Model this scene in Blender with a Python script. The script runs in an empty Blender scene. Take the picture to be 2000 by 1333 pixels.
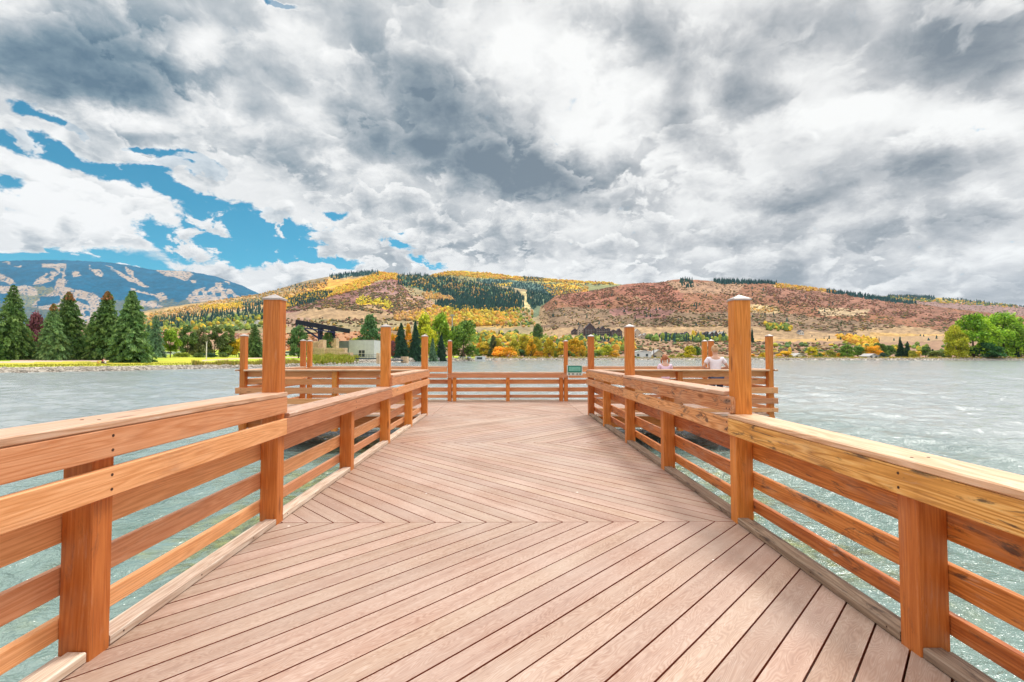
import bpy, math, random
import numpy as np
from mathutils import Vector, Matrix

R = math.radians
rng = random.Random(7)
scn = bpy.context.scene
COL = scn.collection

# ------------------------------------------------------------------ camera
CAM_Z = 1.38
YAW, PITCH, FPX = math.atan(8 / 930), math.atan(30.5 / 930), 930.0
cam_d = bpy.data.cameras.new("camera")
cam = bpy.data.objects.new("camera", cam_d)
COL.objects.link(cam)
cam.location = (0, 0, CAM_Z)
cam.rotation_euler = (math.pi / 2 + PITCH, 0, -YAW)
cam_d.sensor_width = 36.0
cam_d.lens = FPX / 2000 * 36.0
cam_d.clip_start = 0.05
cam_d.clip_end = 40000
scn.camera = cam
_M = cam.rotation_euler.to_matrix()
CR, CU, CF = np.array(_M.col[0]), np.array(_M.col[1]), -np.array(_M.col[2])


def at(px, py, Y):
    """world point at forward depth Y seen at photo position (px, py)"""
    d = CF + (px - 1000) / FPX * CR + (666.5 - py) / FPX * CU
    k = Y / d[1]
    return Vector((d[0] * k, Y, CAM_Z + d[2] * k))


def proj(x, y, z):
    x, y, z = np.asarray(x, float), np.asarray(y, float), np.asarray(z, float) - CAM_Z
    f = x * CF[0] + y * CF[1] + z * CF[2]
    r = x * CR[0] + y * CR[1] + z * CR[2]
    u = x * CU[0] + y * CU[1] + z * CU[2]
    return 1000 + FPX * r / f, 666.5 - FPX * u / f


# ------------------------------------------------------------------ node helper
class NT:
    def __init__(s, tree):
        s.t = tree
        s.n, s.l = tree.nodes, tree.links

    def new(s, kind, **kw):
        n = s.n.new(kind)
        for k, v in kw.items():
            setattr(n, k, v)
        return n

    def put(s, sock, v):
        if v is None:
            return
        if hasattr(v, "is_output"):
            s.l.new(v, sock)
        else:
            if isinstance(v, (tuple, list)) and len(v) == 3 and sock.type == "RGBA":
                v = (*v, 1)
            sock.default_value = v

    def math(s, op, a, b=None, c=None, clamp=False):
        n = s.new("ShaderNodeMath", operation=op, use_clamp=clamp)
        s.put(n.inputs[0], a); s.put(n.inputs[1], b); s.put(n.inputs[2], c)
        return n.outputs[0]

    def vmath(s, op, a, b=None, sc=None):
        n = s.new("ShaderNodeVectorMath", operation=op)
        s.put(n.inputs[0], a); s.put(n.inputs[1], b)
        if sc is not None:
            s.put(n.inputs["Scale"], sc)
        return n.outputs["Value"] if op in ("LENGTH", "DOT_PRODUCT") else n.outputs[0]

    def noise(s, vec, scale=1, detail=4, rough=.5, dist=0, dim="3D", color=False):
        n = s.new("ShaderNodeTexNoise", noise_dimensions=dim)
        s.put(n.inputs["Vector"], vec); s.put(n.inputs["Scale"], scale)
        s.put(n.inputs["Detail"], detail); s.put(n.inputs["Roughness"], rough)
        s.put(n.inputs["Distortion"], dist)
        return n.outputs["Color" if color else "Fac"]

    def mapr(s, v, a, b, c=0., d=1., smooth=False):
        n = s.new("ShaderNodeMapRange")
        if smooth:
            n.interpolation_type = "SMOOTHSTEP"
        for i, q in enumerate((v, a, b, c, d)):
            s.put(n.inputs[i], q)
        return n.outputs[0]

    def mix(s, f, a, b, blend="MIX"):
        n = s.new("ShaderNodeMix", data_type="RGBA", blend_type=blend)
        s.put(n.inputs[0], f); s.put(n.inputs[6], a); s.put(n.inputs[7], b)
        return n.outputs[2]

    def ramp(s, f, stops):
        n = s.new("ShaderNodeValToRGB")
        s.put(n.inputs[0], f)
        e = n.color_ramp.elements
        while len(e) < len(stops):
            e.new(.5)
        for q, (p, c) in zip(e, stops):
            q.position = p; q.color = (*c, 1)
        return n.outputs[0]

    def sep(s, v):
        n = s.new("ShaderNodeSeparateXYZ"); s.put(n.inputs[0], v); return n.outputs

    def comb(s, x, y, z=0.):
        n = s.new("ShaderNodeCombineXYZ")
        for i, q in enumerate((x, y, z)):
            s.put(n.inputs[i], q)
        return n.outputs[0]


# ------------------------------------------------------------------ world, sun, exposure
SUN_AZ, SUN_EL = R(40), R(58)          # to the right of straight ahead
world = bpy.data.worlds.new("World")
scn.world = world
world.use_nodes = True
world.node_tree.nodes.clear()
W = NT(world.node_tree)
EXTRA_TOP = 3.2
SKYSCALE = 8.0


def build_sky():
    tc = W.new("ShaderNodeTexCoord")
    d = W.vmath("NORMALIZE", tc.outputs["Generated"])
    x, y, z = W.sep(d)[:3]
    zc = W.math("MAXIMUM", z, 0.0)
    yc = W.math("MAXIMUM", y, 0.08)
    # gnomonic chart of the sky straight ahead (fixed in the world); units of 1000
    u0 = W.math("MULTIPLY_ADD", W.math("DIVIDE", x, yc), .930, .992)
    v0 = W.math("MULTIPLY_ADD", W.math("DIVIDE", zc, yc), -.930, .697)
    # cloud plane overhead: flattens towards the horizon
    den = W.math("ADD", zc, .16)
    px = W.math("DIVIDE", x, den)
    py = W.math("DIVIDE", y, den)
    P = W.comb(px, py, 0.)
    den2 = W.math("ADD", zc, .42)
    qx = W.math("DIVIDE", x, den2)
    qy = W.math("DIVIDE", y, den2)
    w1 = W.noise(W.comb(qx, qy, 0.), 2.6, 3, .55, 0, color=True)
    w2 = W.noise(W.comb(qx, qy, 3.7), 11., 6, .62, 0, color=True)
    wa = W.vmath("SCALE", W.vmath("SUBTRACT", w1, (.5, .5, .5)), sc=.17)
    wb = W.vmath("SCALE", W.vmath("SUBTRACT", w2, (.5, .5, .5)), sc=.085)
    flat = W.mapr(v0, .25, .62, 1., .35)
    wsum = W.vmath("MULTIPLY", W.vmath("ADD", wa, wb), W.comb(1., flat, 0.))
    uv = W.vmath("ADD", W.comb(u0, v0, 0.), wsum)

    def blob(cx, cy, rx, ry, rot, amp, soft=0.0):
        m = W.new("ShaderNodeMapping", vector_type="TEXTURE")
        W.put(m.inputs[0], uv)
        m.inputs[1].default_value = (cx / 1000, cy / 1000, 0)
        m.inputs[2].default_value = (0, 0, R(rot))
        m.inputs[3].default_value = (rx / 1000, ry / 1000, 1)
        ln = W.vmath("LENGTH", m.outputs[0])
        return W.mapr(ln, 1.0, soft, 0., amp, smooth=True)

    def total(blobs, start=0.0):
        acc = start
        for b in blobs:
            acc = W.math("ADD", acc, blob(*b))
        return acc

    # darkness of the cloud base (positive = heavy grey, negative = sunlit)
    dark = total([
        (110, 140, 350, 150, 6, 1.0), (250, 60, 260, 110, 20, .35), (330, 165, 200, 60, -4, .35),
        (620, 230, 330, 110, 22, .42), (560, 330, 240, 60, 26, .38), (700, 90, 260, 100, 40, .35),
        (880, 230, 300, 190, 40, .72), (1030, 345, 280, 80, 8, .95), (820, 330, 190, 90, 20, .35),
        (1290, 60, 130, 120, 55, .55), (1500, 200, 170, 120, 60, .52), (1560, 60, 330, 110, -5, .38),
        (1880, 90, 260, 150, -12, .55), (1750, 330, 360, 100, -10, .6), (1540, 385, 130, 34, -14, .55),
        (1330, 240, 60, 60, 60, .35), (1700, 450, 420, 70, -3, .28), (1750, 560, 520, 60, 0, .12), (1900, 520, 200, 60, 0, -.15), (1350, 470, 260, 40, 2, .22),
        (1060, 470, 220, 40, 4, .28), (1960, 420, 260, 80, 0, .3), (700, 500, 120, 30, 6, .3),
        (900, 440, 240, 60, 6, .25),
        (1170, 190, 150, 190, -20, -.30), (1330, 330, 330, 110, 12, -.28), (1640, 235, 330, 40, -14, -.45),
        (610, 225, 120, 50, 20, -.4), (360, 110, 90, 90, 40, -.5), (200, 225, 260, 40, 6, -.6),
        (1120, 90, 180, 80, 0, -.5), (560, 40, 160, 60, 30, -.35), (990, 60, 110, 60, -30, -.5),
        (120, 400, 330, 100, 18, -.35), (650, 300, 90, 30, 20, -.4), (1900, 230, 220, 50, -6, -.35),
    ])
    hole = total([
        (20, 292, 170, 34, 16, .8), (190, 345, 180, 32, 24, .85), (340, 395, 190, 30, 24, .9),
        (340, 322, 140, 34, 12, .9), (420, 350, 44, 34, 70, .9), (275, 348, 66, 28, 6, .9),
        (500, 470, 210, 74, 4, 1.35), (590, 500, 120, 34, 6, .9), (120, 500, 330, 36, 2, 1.0),
        (320, 474, 110, 30, 24, .9), (395, 434, 120, 34, 20, .9), (800, 482, 70, 30, 12, .9),
        (840, 512, 60, 14, 4, .7), (560, 455, 60, 30, 0, .9), (250, 300, 60, 14, 30, .7), (150, 268, 40, 16, 60, .6), (640, 520, 120, 12, 4, .6), (655, 420, 36, 16, 0, .55), (740, 442, 26, 10, 0, .5),
        (100, 246, 130, 24, 20, .7), (530, -4, 80, 14, 4, .7),
        (10, 370, 60, 30, 0, .6), (200, 520, 260, 20, 3, .6),
    ])
    # overlapping cloud masses: bright edges and tops, shaded undersides
    q0 = W.comb(qx, qy, 0.)
    fine = W.noise(W.comb(qx, qy, 5.), 17., 8, .62, .5)
    finer = W.math("SUBTRACT", fine, .5)
    sw_ = W.vmath("SCALE", W.vmath("SUBTRACT", W.noise(W.comb(qx, qy, 8.), 8., 4, .6, 0, color=True), (.5, .5, .5)), sc=.07)
    bg_t = W.math("ADD", W.math("ADD", .17, W.math("MULTIPLY", dark, .62)), W.math("MULTIPLY", finer, .35))
    holeb = W.mapr(W.math("ADD", hole, W.math("MULTIPLY", finer, 1.2)), .16, .46, 0., 1., smooth=True)
    t = bg_t
    cov = W.math("SUBTRACT", 1., holeb)

    def layer(t, cov, z, scale, thr, kdark, khole, soft, shade, base, up, gain, low=None):
        def f(k):
            v = W.vmath("ADD", W.vmath("SCALE", q0, sc=k), sw_)
            v = W.vmath("ADD", v, (z * 1.7, z * .9, z))
            return W.noise(v, scale, 7, .55, .25)
        f0, fu = f(1.), f(up)
        c = W.math("ADD", W.math("SUBTRACT", thr, W.math("MULTIPLY", dark, kdark)), W.math("MULTIPLY", hole, khole))
        m = W.mapr(W.math("SUBTRACT", f0, c), 0., soft, 0., 1., smooth=True)
        if low is not None:
            m = W.math("MULTIPLY", m, low)
        d = W.math("SUBTRACT", W.math("ADD", W.math("MULTIPLY", fu, .7), W.math("MULTIPLY", f0, .3)), c)
        tt = W.math("ADD", base, W.math("MULTIPLY", W.math("MINIMUM", W.math("MAXIMUM", d, -.05), .22), shade))
        tt = W.math("ADD", tt, W.math("MULTIPLY", dark, gain))
        tt = W.math("ADD", tt, W.math("MULTIPLY", finer, .52))
        n = W.new("ShaderNodeMix", data_type="FLOAT")
        W.put(n.inputs[0], m); W.put(n.inputs[2], t); W.put(n.inputs[3], tt)
        return n.outputs[0], W.math("MAXIMUM", cov, m)
    lowk = W.mapr(z, .10, .34, 1., .0, smooth=True)
    t, cov = layer(t, cov, 3., 2.3, .47, .16, .30, .10, 2.8, .13, .95, .62)
    t, cov = layer(t, cov, 6., 4.6, .50, .12, .17, .06, 3.2, .08, .965, .60)
    t, cov = layer(t, cov, 9., 9.0, .485, .08, .05, .05, 2.8, .07, .98, .54, W.math("MULTIPLY", W.mapr(z, .18, .55, 1., .35, smooth=True), W.mapr(u0, 1.1, 1.6, 1., .35, smooth=True)))
    holem = W.math("SUBTRACT", 1., cov)
    warm = W.ramp(t, [(0.0, (1.03, 1.03, 1.01)), (.20, (.88, .88, .87)), (.42, (.63, .64, .65)),
                      (.62, (.45, .475, .50)), (.82, (.31, .345, .38)), (1.0, (.22, .26, .30))])
    cool = W.ramp(t, [(0.0, (1.03, 1.03, 1.02)), (.20, (.87, .88, .88)), (.42, (.58, .62, .65)),
                      (.62, (.36, .43, .485)), (.82, (.20, .29, .36)), (1.0, (.12, .20, .275))])
    cloud = W.mix(W.mapr(u0, .25, 1.35), cool, warm)
    sky = W.new("ShaderNodeTexSky", sky_type="NISHITA")
    sky.sun_disc = False
    sky.sun_elevation = SUN_EL
    sky.sun_rotation = SUN_AZ
    sky.altitude = 2200
    blue = W.mix(1., sky.outputs[0], (.19, 1.0, 1.0), "MULTIPLY")
    cl = W.vmath("SCALE", cloud, sc=SKYSCALE)
    out = W.mix(holem, cl, blue)
    # unseen sky above the frame, boosted all round to brighten the deck
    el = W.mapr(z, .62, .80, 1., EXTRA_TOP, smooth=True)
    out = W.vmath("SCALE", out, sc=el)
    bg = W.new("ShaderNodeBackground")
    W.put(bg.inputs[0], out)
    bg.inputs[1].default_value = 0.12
    o = W.new("ShaderNodeOutputWorld")
    W.l.new(bg.outputs[0], o.inputs[0])


build_sky()
world.cycles.sampling_method = "MANUAL"
world.cycles.sample_map_resolution = 512

sun_d = bpy.data.lights.new("sun", "SUN")
sun_d.energy = 2.5
sun_d.angle = R(15)
sun_d.color = (1.0, .95, .88)
sun = bpy.data.objects.new("sun", sun_d)
COL.objects.link(sun)
sdir = Vector((math.sin(SUN_AZ) * math.cos(SUN_EL), math.cos(SUN_AZ) * math.cos(SUN_EL), math.sin(SUN_EL)))
sun.rotation_euler = sdir.to_track_quat("Z", "Y").to_euler()

vs = scn.view_settings
vs.view_transform = "Standard"
vs.look = "None"
vs.gamma = 1
vs.exposure = 0.0
vs.use_curve_mapping = False
scn.cycles.max_bounces = 6
scn.cycles.volume_bounces = 0
scn.cycles.volume_max_steps = 64
scn.cycles.use_denoising = True


# ------------------------------------------------------------------ object helpers
def tag(o, label=None, cat=None, group=None, kind=None):
    if label: o["label"] = label
    if cat: o["category"] = cat
    if group: o["group"] = group
    if kind: o["kind"] = kind
    return o


def empty(name, loc=(0, 0, 0), rz=0.):
    o = bpy.data.objects.new(name, None)
    COL.objects.link(o)
    o.location = loc
    o.rotation_euler = (0, 0, rz)
    o.empty_display_size = .2
    return o


class MB:
    """collects faces; build() links them as one mesh object"""
    def __init__(s):
        s.v, s.f, s.uv, s.mi, s.c = [], [], [], [], []

    def poly(s, pts, uvs=None, mi=0, c=0.5):
        k = len(s.v)
        s.v += [tuple(p) for p in pts]
        s.f.append(tuple(range(k, k + len(pts))))
        s.uv += uvs if uvs else [(0, 0)] * len(pts)
        s.mi.append(mi); s.c += [c] * len(pts)

    def board(s, p0, p1, w, t, up=(0, 0, 1), mi=0, ch=.004, c=None, seed=None):
        """chamfered timber from p0 to p1; w across, t along up"""
        p0, p1 = Vector(p0), Vector(p1)
        a = (p1 - p0); L = a.length
        if L < 1e-5: return
        a.normalize()
        up = Vector(up); up = (up - a * up.dot(a)).normalized()
        sd = a.cross(up)
        seed = rng.random() * 90 if seed is None else seed
        c = rng.random() if c is None else c
        hw, ht = w / 2, t / 2
        ch = min(ch, hw * .45, ht * .45)
        sec = [(-hw + ch, -ht), (hw - ch, -ht), (hw, -ht + ch), (hw, ht - ch), (hw - ch, ht), (-hw + ch, ht),
               (-hw, ht - ch), (-hw, -ht + ch)]
        per = [0]
        for i in range(8):
            q, r = sec[i], sec[(i + 1) % 8]
            per.append(per[-1] + math.hypot(q[0] - r[0], q[1] - r[1]))
        A = [p0 + sd * q[0] + up * q[1] for q in sec]
        B = [p1 + sd * q[0] + up * q[1] for q in sec]
        for i in range(8):
            j = (i + 1) % 8
            s.poly([A[i], A[j], B[j], B[i]],
                   [(seed, per[i] + seed), (seed, per[i + 1] + seed), (seed + L, per[i + 1] + seed), (seed + L, per[i] + seed)], mi, c)
        s.poly(A[::-1], [(q[0] * 6 + seed, q[1] + seed) for q in sec][::-1], mi, c)
        s.poly(B, [(q[0] * 6 + seed, q[1] + seed) for q in sec], mi, c)

    def box(s, c0, c1, mi=0, c=.5):
        x0, y0, z0 = c0; x1, y1, z1 = c1
        P = [(x0, y0, z0), (x1, y0, z0), (x1, y1, z0), (x0, y1, z0), (x0, y0, z1), (x1, y0, z1), (x1, y1, z1), (x0, y1, z1)]
        for f in ((3, 2, 1, 0), (4, 5, 6, 7), (0, 1, 5, 4), (1, 2, 6, 5), (2, 3, 7, 6), (3, 0, 4, 7)):
            pts = [P[i] for i in f]
            s.poly(pts, [(p[0] + p[1], p[2] + p[1] * .3) for p in pts], mi, c)

    def tube(s, pts, rad, n=7, mi=0, c=.5, caps=True):
        rings = []
        for i, p in enumerate(pts):
            p = Vector(p)
            a = Vector(pts[min(i + 1, len(pts) - 1)]) - Vector(pts[max(i - 1, 0)])
            a.normalize()
            r = rad[i] if isinstance(rad, (list, tuple)) else rad
            x = a.orthogonal().normalized() if i == 0 else (rings_x - a * rings_x.dot(a)).normalized()
            rings_x = x
            yv = a.cross(x)
            rings.append([p + x * math.cos(6.2832 * k / n) * r + yv * math.sin(6.2832 * k / n) * r for k in range(n)])
        for i in range(len(rings) - 1):
            for k in range(n):
                j = (k + 1) % n
                s.poly([rings[i][k], rings[i][j], rings[i + 1][j], rings[i + 1][k]],
                       [(i, k / n), (i, (k + 1) / n), (i + 1, (k + 1) / n), (i + 1, k / n)], mi, c)
        if caps:
            s.poly(rings[0][::-1], None, mi, c); s.poly(rings[-1], None, mi, c)

    def build(s, name, mats, parent=None, smooth=False):
        me = bpy.data.meshes.new(name)
        me.from_pydata(s.v, [], s.f)
        if not isinstance(mats, (list, tuple)): mats = [mats]
        for m in mats: me.materials.append(m)
        me.polygons.foreach_set("material_index", s.mi)
        uv = me.uv_layers.new(name="UVMap")
        uv.data.foreach_set("uv", np.array(s.uv, dtype=np.float32).ravel())
        ca = me.attributes.new("tint", "FLOAT", "CORNER")
        ca.data.foreach_set("value", np.array(s.c, dtype=np.float32))
        if smooth: me.polygons.foreach_set("use_smooth", [True] * len(s.f))
        me.update()
        o = bpy.data.objects.new(name, me)
        COL.objects.link(o)
        if parent: o.parent = parent
        return o


def np_mesh(name, V, F, mats, colors=None, tint=None, smooth=False, parent=None, mi=None):
    """V (n,3), F (m,k) all same k; colors per vertex"""
    me = bpy.data.meshes.new(name)
    V = np.asarray(V, dtype=np.float32); F = np.asarray(F, dtype=np.int32)
    k = F.shape[1]
    me.vertices.add(len(V)); me.vertices.foreach_set("co", V.ravel())
    me.loops.add(F.size); me.loops.foreach_set("vertex_index", F.ravel())
    me.polygons.add(len(F))
    me.polygons.foreach_set("loop_start", np.arange(0, F.size, k, dtype=np.int32))
    me.update(calc_edges=True)
    me.validate()
    if not isinstance(mats, (list, tuple)): mats = [mats]
    for m in mats: me.materials.append(m)
    if mi is not None: me.polygons.foreach_set("material_index", np.asarray(mi, dtype=np.int32))
    me.polygons.foreach_set("use_smooth", [smooth] * len(me.polygons))
    if colors is not None:
        a = me.attributes.new("cover", "FLOAT_COLOR", "POINT")
        c = np.ones((len(V), 4), dtype=np.float32); c[:, :3] = colors
        a.data.foreach_set("color", c.ravel())
    if tint is not None:
        a = me.attributes.new("tint", "FLOAT", "POINT")
        a.data.foreach_set("value", np.asarray(tint, dtype=np.float32))
    o = bpy.data.objects.new(name, me)
    COL.objects.link(o)
    if parent: o.parent = parent
    return o


# ------------------------------------------------------------------ materials
def material(name):
    m = bpy.data.materials.new(name)
    m.use_nodes = True
    t = NT(m.node_tree)
    b = m.node_tree.nodes["Principled BSDF"]
    return m, t, b


def setb(b, **kw):
    names = dict(rough="Roughness", spec="Specular IOR Level", metal="Metallic", ior="IOR", coat="Coat Weight", sub="Subsurface Weight")
    for k, v in kw.items():
        b.inputs[names[k]].default_value = v


def bump(t, b, hgt, strength=.3, dist=.01):
    n = t.new("ShaderNodeBump")
    n.inputs["Strength"].default_value = strength
    n.inputs["Distance"].default_value = dist
    t.put(n.inputs["Height"], hgt)
    t.put(b.inputs["Normal"], n.outputs[0])


def attr(t, name, out="Fac"):
    n = t.new("ShaderNodeAttribute", attribute_name=name)
    return n.outputs[out]


def wood(name, c1, c2, c3, stain=.3, scuff=.2, rough=.5, dark=(.05, .035, .03), pale=(.62, .45, .33), grain=1.0):
    m, t, b = material(name)
    uv = t.new("ShaderNodeUVMap").outputs[0]
    u, v = t.sep(uv)[:2]
    g1 = t.noise(t.comb(t.math("MULTIPLY", u, .42), t.math("MULTIPLY", v, 9.)), 1.6, 2, .4, .25)
    ring = t.math("FRACT", t.math("MULTIPLY", g1, 9.))
    ring = t.math("ABSOLUTE", t.math("SUBTRACT", ring, .5))            # 0..0.5 growth rings
    fib = t.noise(t.comb(t.math("MULTIPLY", u, 5.), t.math("MULTIPLY", v, 160.)), 1., 5, .65)
    big = t.noise(t.comb(t.math("MULTIPLY", u, .9), t.math("MULTIPLY", v, 2.)), 1.3, 5, .6)
    f = t.math("ADD", t.math("MULTIPLY", ring, .9 * grain), t.math("MULTIPLY", t.math("SUBTRACT", fib, .25), .75))
    col = t.ramp(f, [(.15, c1), (.5, c2), (.85, c3)])
    tint = attr(t, "tint")
    hv = t.new("ShaderNodeHueSaturation")
    t.put(hv.inputs["Value"], t.mapr(tint, 0, 1, .76, 1.14))
    t.put(hv.inputs["Hue"], t.mapr(tint, 0, 1, .493, .507))
    t.put(hv.inputs["Color"], col)
    col = hv.outputs[0]
    sc_n = t.noise(t.comb(t.math("MULTIPLY", u, 3.), t.math("MULTIPLY", v, 22.)), 1.5, 6, .7, .3)
    scm = t.math("MULTIPLY", t.mapr(sc_n, .56, .68), t.mapr(big, .45, .62))
    col = t.mix(t.math("MULTIPLY", scm, scuff), col, pale)
    st_n = t.noise(t.comb(t.math("MULTIPLY", u, 2.4), t.math("MULTIPLY", v, 10.), 4.), 1.3, 7, .72, .6)
    stm = t.mapr(st_n, .63 - .09 * stain, .72 - .09 * stain)
    col = t.mix(t.math("MULTIPLY", stm, stain), col, dark)
    ck = t.noise(t.comb(t.math("MULTIPLY", u, 1.1), t.math("MULTIPLY", v, 85.), 9.), 1., 3, .5, .2)
    ckm = t.math("MULTIPLY", t.mapr(ck, .70, .735), t.mapr(big, .42, .55))
    col = t.mix(t.math("MULTIPLY", ckm, .75), col, dark)
    end_ = t.math("MULTIPLY", t.mapr(t.noise(t.comb(t.math("MULTIPLY", u, .5), t.math("MULTIPLY", v, .8), 6.), 2.2, 6, .7, .4), .55, .78), .35)
    col = t.mix(end_, col, (c1[0] * .55, c1[1] * .5, c1[2] * .6))
    gy = t.mapr(t.noise(t.comb(t.math("MULTIPLY", u, 1.6), t.math("MULTIPLY", v, 6.), 2.), 1.2, 6, .65), .52, .75, 0., scuff * .7)
    col = t.mix(gy, col, (.50, .36, .27))
    kn = t.new("ShaderNodeTexVoronoi", feature="F1")
    t.put(kn.inputs["Vector"], t.comb(t.math("MULTIPLY", u, 1.3), t.math("MULTIPLY", v, 5.)))
    kn.inputs["Scale"].default_value = 1.
    km = t.mapr(kn.outputs["Distance"], .06, .12, 1., 0.)
    col = t.mix(t.math("MULTIPLY", km, .7), col, (c1[0] * .35, c1[1] * .3, c1[2] * .3))
    t.put(b.inputs["Base Color"], col)
    t.put(b.inputs["Roughness"], t.mapr(fib, .2, .8, rough - .1, rough + .15))
    setb(b, spec=.35)
    bump(t, b, t.math("ADD", f, t.math("MULTIPLY", km, .6)), .45, .0025)
    return m


M = {}
M["wood_left"] = wood("stained_timber", (.60, .235, .09), (.77, .365, .175), (.86, .50, .30), stain=.25, scuff=.3, grain=.7)
M["wood_post"] = wood("post_timber", (.56, .165, .024), (.75, .262, .052), (.84, .36, .115), stain=.35, scuff=.22, rough=.45, grain=.6)
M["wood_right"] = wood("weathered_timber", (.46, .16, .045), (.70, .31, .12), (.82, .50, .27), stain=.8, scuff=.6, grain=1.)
M["wood_yellow"] = wood("yellowed_timber", (.44, .17, .035), (.70, .33, .09), (.82, .52, .21), stain=.85, scuff=.45, grain=1.1)
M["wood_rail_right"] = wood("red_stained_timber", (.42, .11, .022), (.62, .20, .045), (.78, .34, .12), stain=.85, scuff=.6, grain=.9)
M["wood_cap"] = wood("cap_timber", (.50, .26, .14), (.68, .42, .27), (.80, .57, .42), stain=.25, scuff=.7, rough=.42, pale=(.80, .70, .60))
M["wood_kerb"] = wood("sunlit_kerb_timber", (.50, .34, .24), (.70, .56, .44), (.80, .72, .62), stain=.3, scuff=.8, rough=.5, pale=(.75, .70, .62))  # sunlit paleness of the kerbs painted into the colour
M["wood_kerb_dark"] = wood("shaded_kerb_timber", (.20, .13, .085), (.33, .235, .16), (.48, .36, .26), stain=.8, scuff=.4, rough=.6, pale=(.55, .45, .36))  # shade on the right-hand kerbs painted in as a darker tone


def simple(name, col, rough=.6, metal=0., spec=.4, noise_amt=.15, nscale=3., bmp=0.):
    m, t, b = material(name)
    geo = t.new("ShaderNodeTexCoord").outputs["Object"]
    n = t.noise(geo, nscale, 5, .6)
    lo = tuple(c * (1 - noise_amt) for c in col); hi = tuple(min(1, c * (1 + noise_amt)) for c in col)
    t.put(b.inputs["Base Color"], t.ramp(n, [(.3, lo), (.7, hi)]))
    setb(b, rough=rough, metal=metal, spec=spec)
    if bmp: bump(t, b, n, bmp, .02)
    return m


M["screw"] = simple("rusty_screw", (.10, .05, .035), .6, .5)
M["metal_cap"] = simple("post_cap_metal", (.45, .39, .36), .45, .1, nscale=20, noise_amt=.2)
M["black_steel"] = simple("black_steel", (.012, .015, .035), .4, .2)
M["navy_steel"] = simple("navy_steel", (.03, .035, .12), .35, .2)


def deck_material():
    m, t, b = material("composite_decking")
    uv = t.new("ShaderNodeUVMap").outputs[0]
    u, v = t.sep(uv)[:2]
    n1 = t.noise(t.comb(t.math("MULTIPLY", u, 1.6), t.math("MULTIPLY", v, 9.)), 1.4, 2, .45, .3)
    ring = t.math("ABSOLUTE", t.math("SUBTRACT", t.math("FRACT", t.math("MULTIPLY", n1, 24.)), .5))
    fib = t.noise(t.comb(t.math("MULTIPLY", u, 12.), t.math("MULTIPLY", v, 220.)), 1., 4, .6)
    streak = t.noise(t.comb(t.math("MULTIPLY", u, .7), t.math("MULTIPLY", v, 14.)), 1.2, 5, .6)
    pos = t.new("ShaderNodeNewGeometry").outputs["Position"]
    wear = t.noise(pos, .9, 5, .6)
    f = t.math("ADD", t.math("MULTIPLY", ring, .55), t.math("MULTIPLY", streak, .75))
    col = t.ramp(f, [(.25, (.26, .138, .092)), (.5, (.385, .236, .166)), (.75, (.485, .342, .262))])
    col = t.mix(t.mapr(wear, .35, .7, 0., .5), col, (.50, .405, .34))
    scratch = t.mapr(fib, .58, .72, 0., .45)
    col = t.mix(scratch, col, (.70, .60, .53))
    grime = t.mapr(t.noise(pos, 2.3, 7, .7, .5), .56, .72, 0., .35)
    col = t.mix(grime, col, (.30, .17, .12))
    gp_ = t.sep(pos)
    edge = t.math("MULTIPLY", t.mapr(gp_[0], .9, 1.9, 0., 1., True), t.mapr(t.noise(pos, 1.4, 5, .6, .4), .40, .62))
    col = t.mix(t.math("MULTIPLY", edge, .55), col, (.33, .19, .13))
    tint = attr(t, "tint")
    hv = t.new("ShaderNodeHueSaturation")
    t.put(hv.inputs["Value"], t.mapr(tint, 0, 1, .89, 1.07)); t.put(hv.inputs["Hue"], t.mapr(t.math("FRACT", t.math("MULTIPLY", tint, 7.3)), 0, 1, .495, .505)); t.put(hv.inputs["Color"], col)
    # small pale flecks
    vo = t.new("ShaderNodeTexVoronoi", feature="F1"); t.put(vo.inputs["Vector"], pos); vo.inputs["Scale"].default_value = 1.9
    fl = t.mapr(vo.outputs["Distance"], .018, .026, 1., 0.)
    col = t.mix(fl, hv.outputs[0], (.85, .78, .70))
    # sawn board sides are redder
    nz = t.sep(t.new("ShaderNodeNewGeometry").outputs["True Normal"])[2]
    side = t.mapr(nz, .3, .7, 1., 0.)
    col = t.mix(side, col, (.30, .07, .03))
    t.put(b.inputs["Base Color"], col)
    t.put(b.inputs["Roughness"], t.mapr(wear, .3, .7, .36, .55))
    setb(b, spec=.4)
    bump(t, b, t.math("ADD", ring, t.math("MULTIPLY", fib, .8)), .35, .0012)
    return m


M["deck"] = deck_material()
# ================================================================== PIER
HALF = 1.895          # inner face of the bridge posts
PW = .14              # post width
PT = .118             # post thickness along the rail
WATER_Z = -.82
SEAM1, SEAM2, SEAM3, YB = 4.02, 7.68, 11.25, 14.75
XW = 6.12             # inner face of the side railings on the platform
XC = 1.80

pier = empty("pier_deck", (0, 8, 0))
tag(pier, "long reddish brown deck of diagonal composite boards running out over the lake", "deck")


def clip(poly, nx, ny, c):
    out = []
    for i in range(len(poly)):
        a, b_ = poly[i], poly[(i + 1) % len(poly)]
        da, db = nx * a[0] + ny * a[1] - c, nx * b_[0] + ny * b_[1] - c
        if da <= 0: out.append(a)
        if (da < 0 < db) or (db < 0 < da):
            k = da / (da - db)
            out.append((a[0] + (b_[0] - a[0]) * k, a[1] + (b_[1] - a[1]) * k))
    return out


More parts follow.
